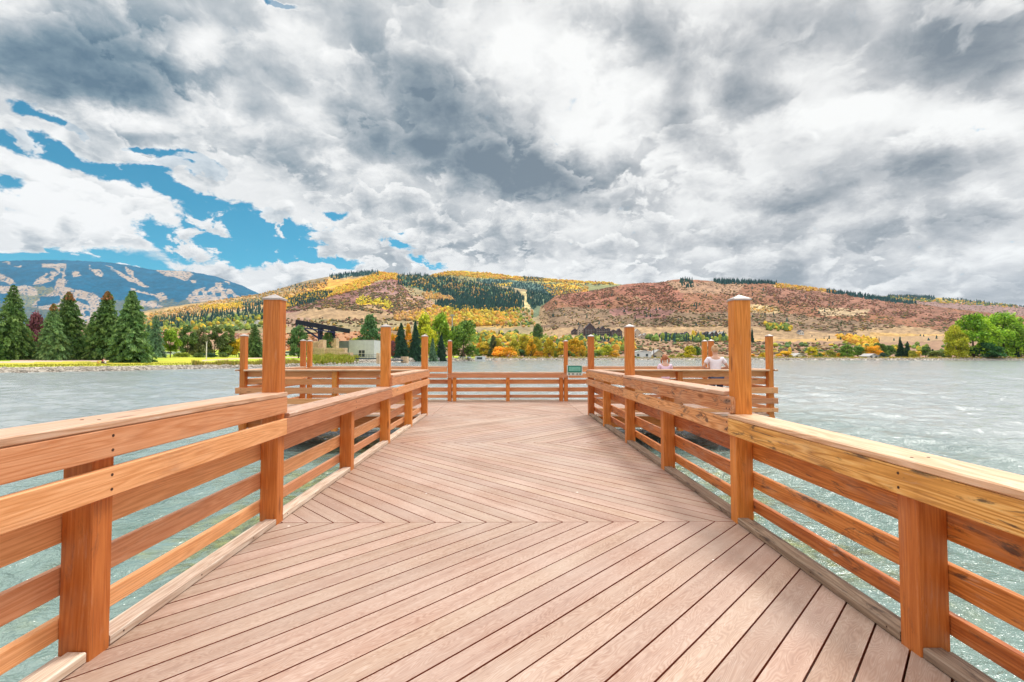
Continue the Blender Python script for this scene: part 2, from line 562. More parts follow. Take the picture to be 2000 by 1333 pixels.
def deck_section(rect, sgn, phase_xy, pitch=.150, gap=.0095, name="deck_boards"):
    """boards at 45 degrees; sgn +1: lines x - y = c, -1: x + y = c"""
    x0, x1, y0, y1 = rect
    mb = MB()
    s2 = math.sqrt(.5)
    nx, ny = s2, -sgn * s2
    c0 = nx * phase_xy[0] + ny * phase_xy[1]
    cs = [nx * x + ny * y for x in (x0, x1) for y in (y0, y1)]
    k0, k1 = math.floor((min(cs) - c0) / pitch) - 1, math.ceil((max(cs) - c0) / pitch) + 1
    for k in range(k0, k1):
        a, b_ = c0 + k * pitch + gap / 2, c0 + (k + 1) * pitch - gap / 2
        P = clip([(x0, y0), (x1, y0), (x1, y1), (x0, y1)], nx, ny, b_)
        if len(P) > 2: P = clip(P, -nx, -ny, -a)
        if len(P) < 3: continue
        seed, tint = rng.random() * 60, rng.random()
        dz = rng.uniform(-.0008, .0008)
        uvs = [(p[0] * -ny + p[1] * nx + seed, p[0] * nx + p[1] * ny + seed) for p in P]
        mb.poly([(p[0], p[1], dz) for p in P], uvs, 0, tint)
        for i in range(len(P)):
            j = (i + 1) % len(P)
            mb.poly([(P[i][0], P[i][1], -.028), (P[j][0], P[j][1], -.028), (P[j][0], P[j][1], dz), (P[i][0], P[i][1], dz)],
                    None, 0, tint)
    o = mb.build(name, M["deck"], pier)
    o.location = (0, -8, 0)
    return o


E = .003
PH1 = (-.176, SEAM1)
deck_section((-HALF - .12, HALF + .12, -1.6, SEAM1 - E), +1, PH1)
deck_section((-HALF - .12, HALF + .12, SEAM1 + E, SEAM2 - E), -1, PH1)
xs2 = -.176 + SEAM1 - SEAM2
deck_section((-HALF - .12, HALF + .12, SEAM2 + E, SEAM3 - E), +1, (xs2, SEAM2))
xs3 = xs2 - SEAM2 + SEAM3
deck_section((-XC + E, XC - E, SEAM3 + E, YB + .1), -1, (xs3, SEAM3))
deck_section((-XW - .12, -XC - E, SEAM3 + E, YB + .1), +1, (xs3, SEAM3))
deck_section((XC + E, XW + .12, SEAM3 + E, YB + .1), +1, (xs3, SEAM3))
fr = MB()
for x in (-1.92, -1.2, -.4, .4, 1.2, 1.92):
    fr.board((x, -1.6, -.135), (x, YB, -.135), .05, .20)
for y in np.arange(-1.2, 11.3, .6):
    fr.board((-1.9, y, -.13), (1.9, y, -.13), .05, .17)
for y in np.arange(SEAM3 + .3, YB, .6):
    fr.board((-XW, y, -.13), (XW, y, -.13), .05, .17)
for sx in (-1, 1):
    # outer rim boards of bridge and platform
    fr.board((sx * (HALF + .165), -1.6, -.15), (sx * (HALF + .165), SEAM3, -.15), .05, .26)
    fr.board((sx * (HALF + .14), SEAM3 - .02, -.15), (sx * (XW + .14), SEAM3 - .02, -.15), .26, .05, up=(0, 1, 0))
    fr.board((sx * (XW + .165), SEAM3, -.15), (sx * (XW + .165), YB + .1, -.15), .05, .26)
fr.board((-XW - .14, YB + .13, -.15), (XW + .14, YB + .13, -.15), .26, .05, up=(0, 1, 0))
o = fr.build("frame", M["wood_post"], pier); o.location = (0, -8, 0)
for sx in (-1, 1):
    for x, y in ((1.6, .4), (1.6, 4.05), (1.6, 7.7), (1.6, 11.6), (5.9, 11.6), (5.9, 14.5), (1.6, 14.5)):
        pl = MB(); pl.tube([(sx * x, y, -2.9), (sx * x, y, -.24)], .13, 12)
        o = pl.build("pile", M["wood_post"], pier, smooth=True); o.location = (0, -8, 0)


def screw(mb, p, n, r=.0075):
    """dark screw head seated on a board face at p with normal n"""
    p, n = Vector(p), Vector(n)
    x = n.orthogonal().normalized(); y = n.cross(x)
    ring = [p + n * .0015 + (x * math.cos(k * 1.0472) + y * math.sin(k * 1.0472)) * r for k in range(6)]
    base = [q - n * .004 for q in ring]
    mb.poly(ring, None, 1, .5)
    for k in range(6):
        mb.poly([base[k], base[(k + 1) % 6], ring[(k + 1) % 6], ring[k]], None, 1, .5)


def railing(label, p0, p1, inner, posts, sections, mats, group, low0=None):
    """p0->p1 along the inner face line (z=0); inner = unit vector towards the deck.
    posts: list of (s, tall); sections: list of (s0, s1, 'high'|'low'|'highcap'...)"""
    p0, p1, n = Vector(p0), Vector(p1), Vector(inner)
    ax = (p1 - p0); L = ax.length; ax.normalize()
    rot = math.atan2(ax.y, ax.x)
    root = empty("railing", p0)
    tag(root, label, "railing", group)
    Z = Vector((0, 0, 1))

    def P(s, off, z):
        return ax * s + n * off + Z * z

    mw, mp, mc, mk = mats[:4]
    mr = mats[4] if len(mats) > 4 else mw
    tall = [s for s, tl in posts if tl]
    for s, tl in posts:
        mb = MB()
        top = 1.865 if tl else (1.041 if any(a <= s <= b and k == "high" for a, b, k in sections) else .858)
        mb.board(P(s, -PW / 2, -.34), P(s, -PW / 2, top), PT, PW, up=n, ch=.006)
        po = mb.build("post", mp, root)
        if tl:
            cb = MB()
            h, zt = PW / 2 + .006, top
            c4 = [P(s, -PW / 2, zt) + ax * a * (h - (PW - PT) / 2) + n * b_ * h for a, b_ in ((-1, -1), (1, -1), (1, 1), (-1, 1))]
            lo = [q - Z * .012 for q in c4]
            hi = [q + Z * .003 for q in c4]
            apex = P(s, -PW / 2, zt + .042)
            if (c4[1] - c4[0]).cross(c4[2] - c4[1]).z < 0:
                c4, lo, hi = c4[::-1], lo[::-1], hi[::-1]
            for k in range(4):
                j = (k + 1) % 4
                cb.poly([lo[k], lo[j], hi[j], hi[k]]); cb.poly([hi[k], hi[j], apex])
            cb.build("post_cap", M["metal_cap"], po)

    def span(s0, s1, z0, z1, off, th, name, m, cut_posts=False, scr=False, up=None):
        """board runs; joints at the posts nearest to every 3.65 m"""
        cuts = [s0]
        cc = [s for s, tl in posts if s0 + .3 < s < s1 - .3]
        if cut_posts: cuts += [q for s in cc for q in (s - PT / 2 - .002, s + PT / 2 + .002)] if False else []
        js = [s for s in cc if s in tall]
        cuts += js + [s1]
        for a, b_ in zip(cuts[:-1], cuts[1:]):
            mb = MB()
            a2, b2 = a + (.001 if a != s0 else 0), b_ - (.001 if b_ != s1 else 0)
            mb.board(P(a2, off, (z0 + z1) / 2), P(b2, off, (z0 + z1) / 2), abs(z1 - z0), th, up=n, ch=.005)
            if scr:
                face = off + (th / 2 if off > 0 else -th / 2)
                nn = n if off > 0 else -n
                for s, tl in posts:
                    for q in ((s - .028, s + .028) if (s in js or abs(s - a) < .1 or abs(s - b_) < .1) else (s,)):
                        if a2 + .012 < q < b2 - .012:
                            for zz in (z0 + .25 * (z1 - z0), z0 + .75 * (z1 - z0)):
                                screw(mb, P(q, face, zz), nn)
            mb.build(name, [m, M["screw"]], root)

    s0a, s1a = (sections[0][0] if low0 is None else low0), sections[-1][1]
    span(s0a, s1a, .725, .860, .019, .038, "lower_board", mw, scr=True)
    span(s0a, s1a, .530, .668, -PW - .019, .038, "rail", mr, scr=True)
    span(s0a, s1a, .293, .420, -PW - .019, .038, "rail", mr, scr=True)
    span(s0a, s1a, .098, .192, -PW - .019, .038, "rail", mr, scr=True)
    for a, b_, kind in sections:
        zc = 1.064 if kind == "high" else .881
        if kind == "high":
            span(a, b_, .908, 1.043, .019, .038, "upper_board", mw, scr=True)
        # cap pieces stop against the tall posts, a strip of cap runs past them on the deck side
        cuts = sorted([a] + [s for s in tall if a <= s <= b_] + [b_])
        segs = []
        q = a
        for s in tall:
            if a - .1 <= s <= b_ + .1:
                if s - PT / 2 - q > .05: segs.append((q, s - PT / 2 - .003))
                q = s + PT / 2 + .003
        if b_ - q > .05: segs.append((q, b_))
        for q0, q1 in segs:
            mb = MB()
            mb.board(P(q0, -.078, zc), P(q1, -.078, zc), .236, .037, ch=.006)
            for s, tl in posts:
                if q0 < s < q1:
                    for of in (-.03, -.11): screw(mb, P(s, of, zc + .0185), Z)
            mb.build("cap_board", [mc, M["screw"]], root)
    # kerb between the posts
    ps = sorted(s for s, tl in posts)
    q = s0a
    ks = []
    for s in ps:
        if s - PT / 2 - q > .08: ks.append((q, s - PT / 2 - .006))
        q = s + PT / 2 + .006
    if s1a - q > .08: ks.append((q, s1a))
    for q0, q1 in ks:
        mb = MB()
        mb.board(P(q0, -.048, .0265), P(q1, -.048, .0265), .09, .047, ch=.005)
        mb.board(P(q0, -.118, .0165), P(q1, -.118, .0165), .046, .029, ch=.004)
        for s in np.arange(q0 + .08, q1, .6): screw(mb, P(s, -.003, .028), n, .005)
        mb.build("kerb", [mk, M["screw"]], root)
    return root


LM = (M["wood_left"], M["wood_post"], M["wood_cap"], M["wood_kerb"])
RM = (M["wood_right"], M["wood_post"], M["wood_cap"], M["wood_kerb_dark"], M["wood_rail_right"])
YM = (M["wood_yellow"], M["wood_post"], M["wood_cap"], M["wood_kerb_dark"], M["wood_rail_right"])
A0, B0, C0, D0, E0, F0 = 2.27, 4.02, 5.87, 7.68, 9.47, 11.27
GB = "railings along the two sides of the pier"
GP = "railings round the platform at the pier end"
XI = HALF
# left
railing("near left railing with a high rail and a lower rail, smooth salmon timber", (-XI, -1.6, 0), (-XI, B0 + .02, 0), (1, 0, 0),
        [(.2, False), (A0 + 1.6, False)], [(0, B0 + 1.6 + .02, "high")], LM, GB)
railing("low topped salmon railing on the left side between the first two tall posts", (-XI, B0, 0), (-XI, D0, 0), (1, 0, 0),
        [(0, True), (C0 - B0, False)], [(.022, D0 - B0 - .001, "low")], LM, GB)
railing("short salmon railing at the left where the pier meets its end platform", (-XI, D0, 0), (-XI, F0 + .07, 0), (1, 0, 0),
        [(0, True), (E0 - D0, False), (F0 - D0, True)], [(.001, F0 - D0 + .07, "high")], LM, GB)
# right
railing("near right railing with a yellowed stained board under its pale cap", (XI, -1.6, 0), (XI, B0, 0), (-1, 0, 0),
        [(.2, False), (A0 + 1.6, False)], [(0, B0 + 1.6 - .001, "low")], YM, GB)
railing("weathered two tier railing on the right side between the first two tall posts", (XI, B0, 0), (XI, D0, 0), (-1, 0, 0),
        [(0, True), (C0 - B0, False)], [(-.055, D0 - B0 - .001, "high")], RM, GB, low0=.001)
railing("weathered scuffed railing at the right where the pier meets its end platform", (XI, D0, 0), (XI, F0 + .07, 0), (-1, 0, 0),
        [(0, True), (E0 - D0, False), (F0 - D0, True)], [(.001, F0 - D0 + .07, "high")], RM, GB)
# platform
ym = F0 - .10
for sx, side, mt in ((-1, "left", LM), (1, "right", LM)):
    railing(f"railing on the near edge of the platform's {side} wing, seen from behind", (sx * (XI + PW + .02), ym, 0), (sx * (XW + .07), ym, 0), (0, 1, 0),
            [(4.0 - XI - PW - .02, False), (XW - XI - PW - .02, True)], [(.0, XW - XI - PW + .11, "high")], mt, GP)
    railing(f"railing along the far {side} end of the platform, seen edge on", (sx * XW, ym + .05, 0), (sx * XW, YB - .22, 0), (-sx, 0, 0),
            [(1.75, False), (YB - .29 - ym - .05, True)], [(.0, YB - .22 - ym - .05, "high")], mt, GP)
    railing(f"high back railing of the platform's {side} wing, facing the camera", (sx * XC, YB, 0), (sx * (XW + .12), YB, 0), (0, -1, 0),
            [(2.2, False), (XW - XC + .02, True)], [(.075, XW - XC + .12, "high")], mt, GP)
railing("low middle railing straight ahead across the platform's back edge", (-XC, YB, 0), (XC, YB, 0), (0, -1, 0),
        [(-.0, True), (.145, False), (XC, False), (2 * XC - .145, False), (2 * XC, True)], [(-.06, 2 * XC + .06, "low")], LM, GP)

# green notice panel fixed on the back railing
sg = empty("information_sign", (2.06, YB - .04, .86))
tag(sg, "green information panel with pale frame mounted on the back railing right of a tall post", "sign")
M["sign_green"] = simple("sign_green", (.03, .22, .16), .3, nscale=8, noise_amt=.1)
M["sign_pale"] = simple("sign_pale", (.62, .66, .60), .5, nscale=30, noise_amt=.25)
M["sign_dark"] = simple("sign_dark", (.015, .07, .06), .4)
M["sign_mint"] = simple("sign_mint", (.16, .45, .36), .35, nscale=12, noise_amt=.2)
m1 = MB(); m1.box((-.24, -.03, -.06), (.24, -.005, .26)); m1.build("frame", M["sign_pale"], sg)
m1 = MB(); m1.box((-.215, -.036, .03), (.215, -.031, .24)); m1.build("panel", M["sign_green"], sg)
m1 = MB(); m1.box((-.18, -.041, .075), (.18, -.037, .205)); m1.build("picture", M["sign_mint"], sg)
for x0, x1, z0, z1 in ((-.20, -.15, -.035, .005), (-.09, -.02, -.03, 0), (.05, .10, -.03, 0), (.14, .20, -.03, 0)):
    m1 = MB(); m1.box((x0, -.034, z0), (x1, -.0315, z1)); m1.build("emblem", M["sign_dark"], sg)
# ================================================================== LAND, WATER, HILLS
def vnoise(x, y, seed=0):
    x = np.asarray(x, float); y = np.asarray(y, float)
    xi, yi = np.floor(x).astype(np.int64), np.floor(y).astype(np.int64)
    fx, fy = x - xi, y - yi
    fx, fy = fx * fx * (3 - 2 * fx), fy * fy * (3 - 2 * fy)

    def h(a, b):
        q = (a * 374761393 + b * 668265263 + seed * 974711) & 0xFFFFFFFF
        q = ((q ^ (q >> 13)) * 1274126177) & 0xFFFFFFFF
        return ((q ^ (q >> 16)) & 0xFFFFFF) / 0xFFFFFF
    a = h(xi, yi) * (1 - fx) + h(xi + 1, yi) * fx
    b = h(xi, yi + 1) * (1 - fx) + h(xi + 1, yi + 1) * fx
    return a * (1 - fy) + b * fy


def fbm(x, y, seed=0, octv=4, rough=.5):
    s, a, t = 0., 1., 0.
    for k in range(octv):
        s = s + a * vnoise(x * 2 ** k, y * 2 ** k, seed + k * 17); t += a; a *= rough
    return s / t


def inpoly(px, py, poly):
    r = np.zeros(px.shape, bool)
    n = len(poly)
    for i in range(n):
        x1, y1 = poly[i]; x2, y2 = poly[(i + 1) % n]
        c = ((y1 > py) != (y2 > py)) & (px < (x2 - x1) * (py - y1) / ((y2 - y1) or 1e-9) + x1)
        r ^= c
    return r


def land_material(name, bumpd=.6, scale=.05, rough=.9, mott=.35):
    m, t, b = material(name)
    c = attr(t, "cover", "Color")
    pos = t.new("ShaderNodeNewGeometry").outputs["Position"]
    n = t.noise(pos, scale, 9, .72)
    n2 = t.noise(pos, scale * 6, 5, .6)
    k = t.math("ADD", t.math("MULTIPLY", n, .6), t.math("MULTIPLY", n2, .4))
    mul = t.mapr(k, .34, .66, 1 - mott, 1 + mott)
    col = t.vmath("SCALE", c, sc=mul)
    t.put(b.inputs["Base Color"], col)
    setb(b, rough=rough, spec=.15)
    bump(t, b, k, 1., bumpd)
    return m


M["land"] = land_material("ground_cover", .12, .35, mott=.28)
M["hill"] = land_material("hill_cover", 5., .018, mott=.45)
M["far"] = land_material("mountain_cover", 14., .006, mott=.30)


def interp(px, pts):
    return np.interp(px, [p[0] for p in pts], [p[1] for p in pts])


# ---- shoreline: forward depth of the waterline for each direction
SHORE = [(-2600, 30), (-900, 46), (-300, 56), (0, 63), (125, 69), (250, 74), (350, 82), (460, 90), (560, 100), (600, 116), (640, 128),
         (690, 142), (700, 168), (800, 196), (830, 230), (900, 232), (925, 262), (945, 290), (1100, 306), (1400, 300), (1700, 292), (2000, 288),
         (2600, 270), (3500, 240)]
LOW_L = [(0, -1.4), (1.2, -.72), (3.5, -.22), (7, .02), (16, .35), (30, .85), (60, 1.55), (100, 2.4), (230, 6.), (420, 12.), (640, 30.), (1000, 62.), (1800, 90), (9000, 100)]
LOW_R = [(0, -1.4), (2, -.62), (6, .25), (10, .42), (60, 1.0), (140, 5.5), (260, 13.), (420, 27.), (700, 50.), (1500, 80), (9000, 100)]


def ground_z(X, Y):
    X = np.asarray(X, float); Y = np.asarray(Y, float)
    px = 992 + 930 * X / Y
    sh = interp(px, SHORE)
    d = Y - sh
    zl, zr = interp(d, LOW_L), interp(d, LOW_R)
    w = np.clip((px - 600) / 130, 0, 1)
    z = zl * (1 - w) + zr * w
    z = np.where(d < 0, np.maximum(-1.4 + d * .12, -3.0), z)
    amp = np.clip(d / 250, 0, 1)
    z = z + amp * 5 * (fbm(X / 90, Y / 90, 3) - .5) + np.clip(d / 30, 0, 1) * .35 * (fbm(X / 14, Y / 14, 5) - .5)
    # the amphitheatre terrace
    return z


def gz(px, Y):
    p = at(px, 697, Y)
    return float(ground_z(p.x, Y))


# cover palette (real albedos)
C_GRASS = (.32, .44, .04); C_GRASS2 = (.50, .47, .05); C_TAN = (.36, .235, .125); C_GOLD = (.46, .28, .10)
C_SHRUB = (.24, .15, .085); C_RED = (.28, .115, .07); C_MAROON = (.26, .125, .10); C_ROCK = (.46, .40, .34)
C_YEL = (.62, .40, .035); C_ORG = (.62, .32, .06); C_OLIVE = (.27, .24, .09); C_GREEN = (.10, .16, .05)
C_CON = (.03, .065, .05); C_RUN = (.58, .43, .36)

FIELDS_LOW = [
    # (polygon in photo position, colour, edge warp)
    ([(-400, 640), (560, 632), (560, 672), (-400, 680)], (.34, .21, .12), 6),
    ([(300, 640), (560, 636), (560, 652), (300, 660)], (.42, .22, .14), 5),
    ([(540, 640), (760, 645), (760, 672), (700, 690), (540, 690)], (.40, .20, .10), 6),
    ([(1000, 632), (1160, 640), (1450, 638), (1560, 643), (1700, 645), (1870, 640), (1870, 664), (1700, 672), (1450, 672), (1000, 662)], C_TAN, 4),
    ([(1460, 640), (1600, 650), (1700, 655), (1700, 672), (1600, 670), (1460, 672)], C_GOLD, 4),
    ([(1000, 662), (1450, 668), (1600, 668), (2200, 668), (2200, 700), (1000, 700)], (.30, .18, .11), 5),
    ([(1010, 668), (1240, 676), (1400, 684), (1400, 688), (1240, 680), (1010, 672)], C_TAN, 1.5),
    ([(1160, 646), (1300, 652), (1420, 660), (1420, 663), (1300, 656), (1160, 650)], C_TAN, 1.5),
]


def paint(px, py, base, fields, seed, speck=0, vamp=.5):
    wx = (fbm(px / 14, py / 7, seed, 4, .6) - .5) * 2
    wy = (fbm(px / 12, py / 6, seed + 50, 4, .6) - .5) * 2
    col = np.array(base, float) * np.ones(px.shape + (3,))
    for poly, c, e in fields:
        m = inpoly(px + wx * e * 2.2, py + wy * e, poly)
        if speck: m &= fbm(px / 2.2, py / 1.6, seed + 33, 3, .7) < speck
        col[m] = c
    v = 1 + vamp * (fbm(px / 6, py / 2.5, seed + 9, 4, .6) - .5)
    return col * v[..., None]


def grid_faces(nr, nc):
    i = np.arange(nr - 1)[:, None] * nc + np.arange(nc - 1)[None, :]
    return np.stack([i, i + 1, i + nc + 1, i + nc], -1).reshape(-1, 4)


# ---- the ground sheet
upx = np.concatenate([np.linspace(-2600, -150, 60), np.linspace(-140, 2150, 760), np.linspace(2180, 3500, 40)])
dd = np.concatenate([[-26, -14, -7, -3, -1, 0, .5, 1, 1.5, 2.2, 3, 4, 5.5, 7, 9, 11.5, 14, 17], np.linspace(20, 120, 60), np.geomspace(124, 1500, 120), [2200, 3500, 6000, 12000]])
PXg, DDg = np.meshgrid(upx, dd)
SHg = interp(PXg, SHORE)
Yg = SHg + DDg
Xg = (PXg - 992) / 930 * Yg
Zg = ground_z(Xg, Yg)
ppx, ppy = proj(Xg, Yg, Zg)
col = np.array(C_SHRUB) * np.ones(PXg.shape + (3,))
col = paint(ppx, ppy, C_SHRUB, FIELDS_LOW, 4)
lawn = (DDg > 4) & (((ppx < 640) & (DDg < 170)) | ((ppx >= 640) & (ppx < 945) & (DDg < 70)))
gn = fbm(Xg / 9, Yg / 9, 21, 4, .6)
lc = np.array(C_GRASS) * (1 - np.clip((gn - .42) * 4, 0, 1))[..., None] + np.array(C_GRASS2) * np.clip((gn - .42) * 4, 0, 1)[..., None]
band = np.clip(1 - np.abs(DDg - 11) / 9, 0, 1)[..., None] * .7
lc = lc * (1 - band) + np.array((.50, .40, .05)) * band
col[lawn] = lc[lawn]
path = lambda c, w: (np.abs(ppy - c) < w)
pth = lawn & (((ppx < 300) & path(np.interp(ppx, [-300, 0, 60, 150, 300], [712, 708, 706.8, 704.5, 702.5]), 1.3)) |
              ((ppx > 20) & (ppx < 190) & (ppy < 706.5) & (ppy > np.interp(ppx, [20, 90, 190], [701.5, 700.5, 704]))) |
              ((ppx > 395) & (ppx < 640) & path(np.interp(ppx, [395, 450, 540, 640], [704.5, 701.5, 698.8, 698]), .9)))
col[pth] = (.60, .42, .31)
bank = (DDg < 4.5) | ((ppx > 930) & (DDg < 11))
col[bank] = C_ROCK
far_bank = (ppx > 945) & (DDg >= 11) & (DDg < 24)
col[far_bank] = (.45, .38, .10)
o = np_mesh("ground", np.stack([Xg, Yg, Zg], -1).reshape(-1, 3), grid_faces(*PXg.shape), M["land"], col.reshape(-1, 3), smooth=True)
tag(o, kind="structure")
# lake bed reaching past the edges of everything seen
mb = MB(); mb.poly([(-20000, -3000, -3.1), (20000, -3000, -3.1), (20000, 16000, -3.1), (-20000, 16000, -3.1)])
tag(mb.build("lake_bed", simple("lake_bed", (.10, .12, .08), .9)), kind="structure")


def water_material():
    m, t, b = material("lake_water")
    pos = t.new("ShaderNodeNewGeometry").outputs["Position"]
    x, y, z = t.sep(pos)[:3]
    p2 = t.comb(x, t.math("MULTIPLY", y, 1.0))
    # colour of the shallow water body: milky green with weed beds beside the pier
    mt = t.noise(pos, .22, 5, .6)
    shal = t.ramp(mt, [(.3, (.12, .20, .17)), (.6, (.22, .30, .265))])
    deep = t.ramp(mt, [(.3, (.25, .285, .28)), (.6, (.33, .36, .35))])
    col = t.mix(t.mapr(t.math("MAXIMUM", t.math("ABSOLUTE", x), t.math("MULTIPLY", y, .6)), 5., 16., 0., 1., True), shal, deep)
    dist = t.math("ABSOLUTE", x)
    wn = t.noise(pos, .9, 6, .7, .5)
    near = t.math("MULTIPLY", t.mapr(dist, 2.2, 5.5, 1., 0., True),
                  t.math("MULTIPLY", t.mapr(y, 3.4, 4.8, 0., 1., True), t.mapr(y, 12., 16., 1., 0., True)))
    wm = t.math("MULTIPLY", t.mapr(wn, .46, .58), near)
    wc = t.ramp(t.noise(pos, 5., 5, .65), [(.35, (.055, .06, .02)), (.5, (.16, .18, .03)), (.68, (.36, .34, .05))])
    col = t.mix(wm, col, wc)
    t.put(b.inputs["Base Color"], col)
    setb(b, rough=.15, ior=1.42, spec=.8)
    # small wind ripples, long axis across the wind
    a = t.noise(t.comb(t.math("MULTIPLY", x, .75), y), 1.15, 3, .55, .4)
    c = t.noise(t.comb(t.math("MULTIPLY", x, .7), y, 3.), 3.6, 4, .6, .6)
    e = t.noise(t.comb(t.math("MULTIPLY", x, .8), y, 7.), 11., 3, .6, .3)
    h = t.math("ADD", t.math("MULTIPLY", a, .9), t.math("ADD", t.math("MULTIPLY", c, .62), t.math("MULTIPLY", e, .17)))
    gust = t.mapr(t.noise(t.comb(t.math("MULTIPLY", x, .35), y), .05, 4, .6), .3, .7, .55, 1.1)
    n = t.new("ShaderNodeBump")
    t.put(n.inputs["Strength"], gust)
    t.put(n.inputs["Distance"], t.mapr(t.vmath("LENGTH", pos), 4., 22., .42, .17))
    t.put(n.inputs["Height"], h)
    t.put(b.inputs["Normal"], n.outputs[0])
    return m


def water_mesh():
    """wind-rippled surface: real waves, finer near the pier"""
    r = np.concatenate([np.geomspace(.9, 60, 620), np.geomspace(60.4, 340, 300)[0:]])
    a = np.radians(np.concatenate([np.linspace(-85, -52, 60), np.linspace(-51.6, 51.6, 1000), np.linspace(52, 85, 60)]))
    Rr, Aa = np.meshgrid(r, a, indexing="ij")
    X, Y = Rr * np.sin(Aa), Rr * np.cos(Aa)
    rs = np.random.RandomState(9)
    Z = np.zeros_like(X)
    wx, wy = 6 * (fbm(X / 7, Y / 7, 71, 3) - .5), 6 * (fbm(X / 7, Y / 7, 72, 3) - .5)
    for k in range(46):
        lam = .28 * (3.4 / .28) ** rs.uniform(0, 1)
        th = rs.normal(0, .75) + 1.35           # waves travel roughly towards the camera
        kx, ky = math.cos(th) * 6.2832 / lam, math.sin(th) * 6.2832 / lam
        amp = .0052 * lam ** .85
        step = Rr * .0072
        fade = np.clip(1.6 - step / (lam * .33), .25, 1)
        ph = kx * (X + wx * .10) + ky * (Y + wy * .10) + rs.uniform(0, 6.28)
        s_ = np.sin(ph)
        Z += amp * fade * (s_ + .22 * np.cos(2 * ph))
    gust = .45 + 1.1 * fbm(X / 22, Y / 9, 73, 4, .55)
    Z = Z * gust + WATER_Z
    V = np.stack([X, Y, Z], -1).reshape(-1, 3)
    F = grid_faces(*X.shape)[:, ::-1]
    n = len(V)
    zz = WATER_Z - .10
    V = np.concatenate([V, [(-1500, -200, zz), (1500, -200, zz), (1500, 420, zz), (-1500, 420, zz)]])
    F = np.concatenate([F, [(n, n + 1, n + 2, n + 3)]])
    return np_mesh("water", V, F, water_material(), smooth=True)


tag(water_mesh(), kind="structure")

# ---- hills
SURF = {}


def hill(name, mat, ridge, px0, px1, nc, Yb, Yr, base_y, fields, base_col, seed, relief, power=1.0, nr=150, tail=.6, gully=1.0, speck=0, vamp=.5):
    """ridge: photo positions of the skyline; base_y: photo height of its foot"""
    pxs = np.linspace(px0, px1, nc)
    ts = np.concatenate([np.linspace(0, 1, nr), 1 + np.linspace(.04, 1, 12) * tail])
    T, PX = np.meshgrid(ts, pxs, indexing="ij")
    ry = interp(pxs, ridge)
    zr = CAM_Z + (697 - ry) / 930 * Yr
    by = np.minimum(interp(pxs, base_y) if isinstance(base_y, list) else np.full_like(pxs, base_y), 700)
    zb = CAM_Z + (697 - by) / 930 * Yb
    Y = Yb + (Yr - Yb) * T
    X = (PX - 992) / 930 * (Yb + (Yr - Yb) * T)
    f = np.where(T <= 1, np.clip(T, 0, 1) ** power, 1 - (T - 1) * .9)
    Z = zb + (zr - zb) * f
    env = np.clip(np.sin(np.pi * np.clip(T, 0, 1)) ** .7, 0, 1)
    gl = fbm(X / relief / 2.2, Y / relief / 6, seed, 4, .55) - .5
    gl2 = fbm(X / relief * 1.6, Y / relief / 1.5, seed + 5, 3, .5) - .5
    H = np.maximum(zr - zb, 5)
    Z = Z + env * (gl * .34 + gl2 * .07) * H * gully
    Z = Z + np.where(T > .97, 1, 0) * (fbm(PX / 7, PX * 0, seed + 8, 3) - .5) * Yr / 930 * 1.6
    fx, fy = proj(X, Y, Z)
    col = paint(fx, fy, base_col, fields, seed, speck, vamp)
    o = np_mesh(name, np.stack([X, Y, Z], -1).reshape(-1, 3), grid_faces(len(ts), nc), mat, col.reshape(-1, 3), smooth=True)
    tag(o, kind="structure")
    SURF[name + str(seed)] = (pxs, X[:nr], Y[:nr], Z[:nr], fy[:nr])
    return o


# far blue mountain with ski runs
RUNS = [
    [(80, 516), (130, 514), (128, 530), (126, 545), (134, 548), (129, 560), (150, 566), (180, 572), (196, 584), (198, 610), (186, 640), (150, 650), (120, 610), (60, 600), (75, 585), (108, 566), (112, 548), (114, 532), (104, 524), (82, 523)],
    [(66, 556), (74, 545), (88, 535), (104, 530), (112, 535), (104, 543), (96, 552), (80, 556)],
    [(-30, 530), (4, 536), (20, 543), (32, 553), (20, 556), (0, 548), (-30, 545)], [(-60, 560), (60, 558), (75, 566), (72, 578), (20, 574), (-60, 574)],
    [(142, 530), (152, 530), (162, 540), (142, 541)], [(171, 517), (180, 526), (192, 526), (203, 534), (201, 541), (186, 537), (177, 530)],
    [(206, 518), (222, 524), (246, 538), (262, 547), (290, 562), (278, 561), (250, 549), (224, 532)],
    [(244, 521), (262, 530), (265, 543), (294, 562), (284, 562), (262, 548), (251, 535)],
    [(303, 528), (340, 529), (372, 530), (381, 537), (370, 543), (361, 551), (344, 543), (322, 539)],
    [(371, 548), (386, 547), (382, 553), (374, 553)],
    [(365, 583), (385, 566), (398, 562), (405, 565), (424, 552), (432, 553), (436, 562), (450, 566), (468, 581), (440, 583), (425, 588), (370, 592)],
    [(436, 549), (448, 552), (448, 556), (438, 553)], [(300, 575), (318, 572), (328, 584), (312, 590)], [(274, 588), (300, 590), (320, 600), (300, 603), (272, 596)],
    [(255, 563), (300, 575), (298, 578), (255, 568)], [(20, 516), (2, 513), (18, 512)], [(25, 520), (42, 520), (40, 523)],
]
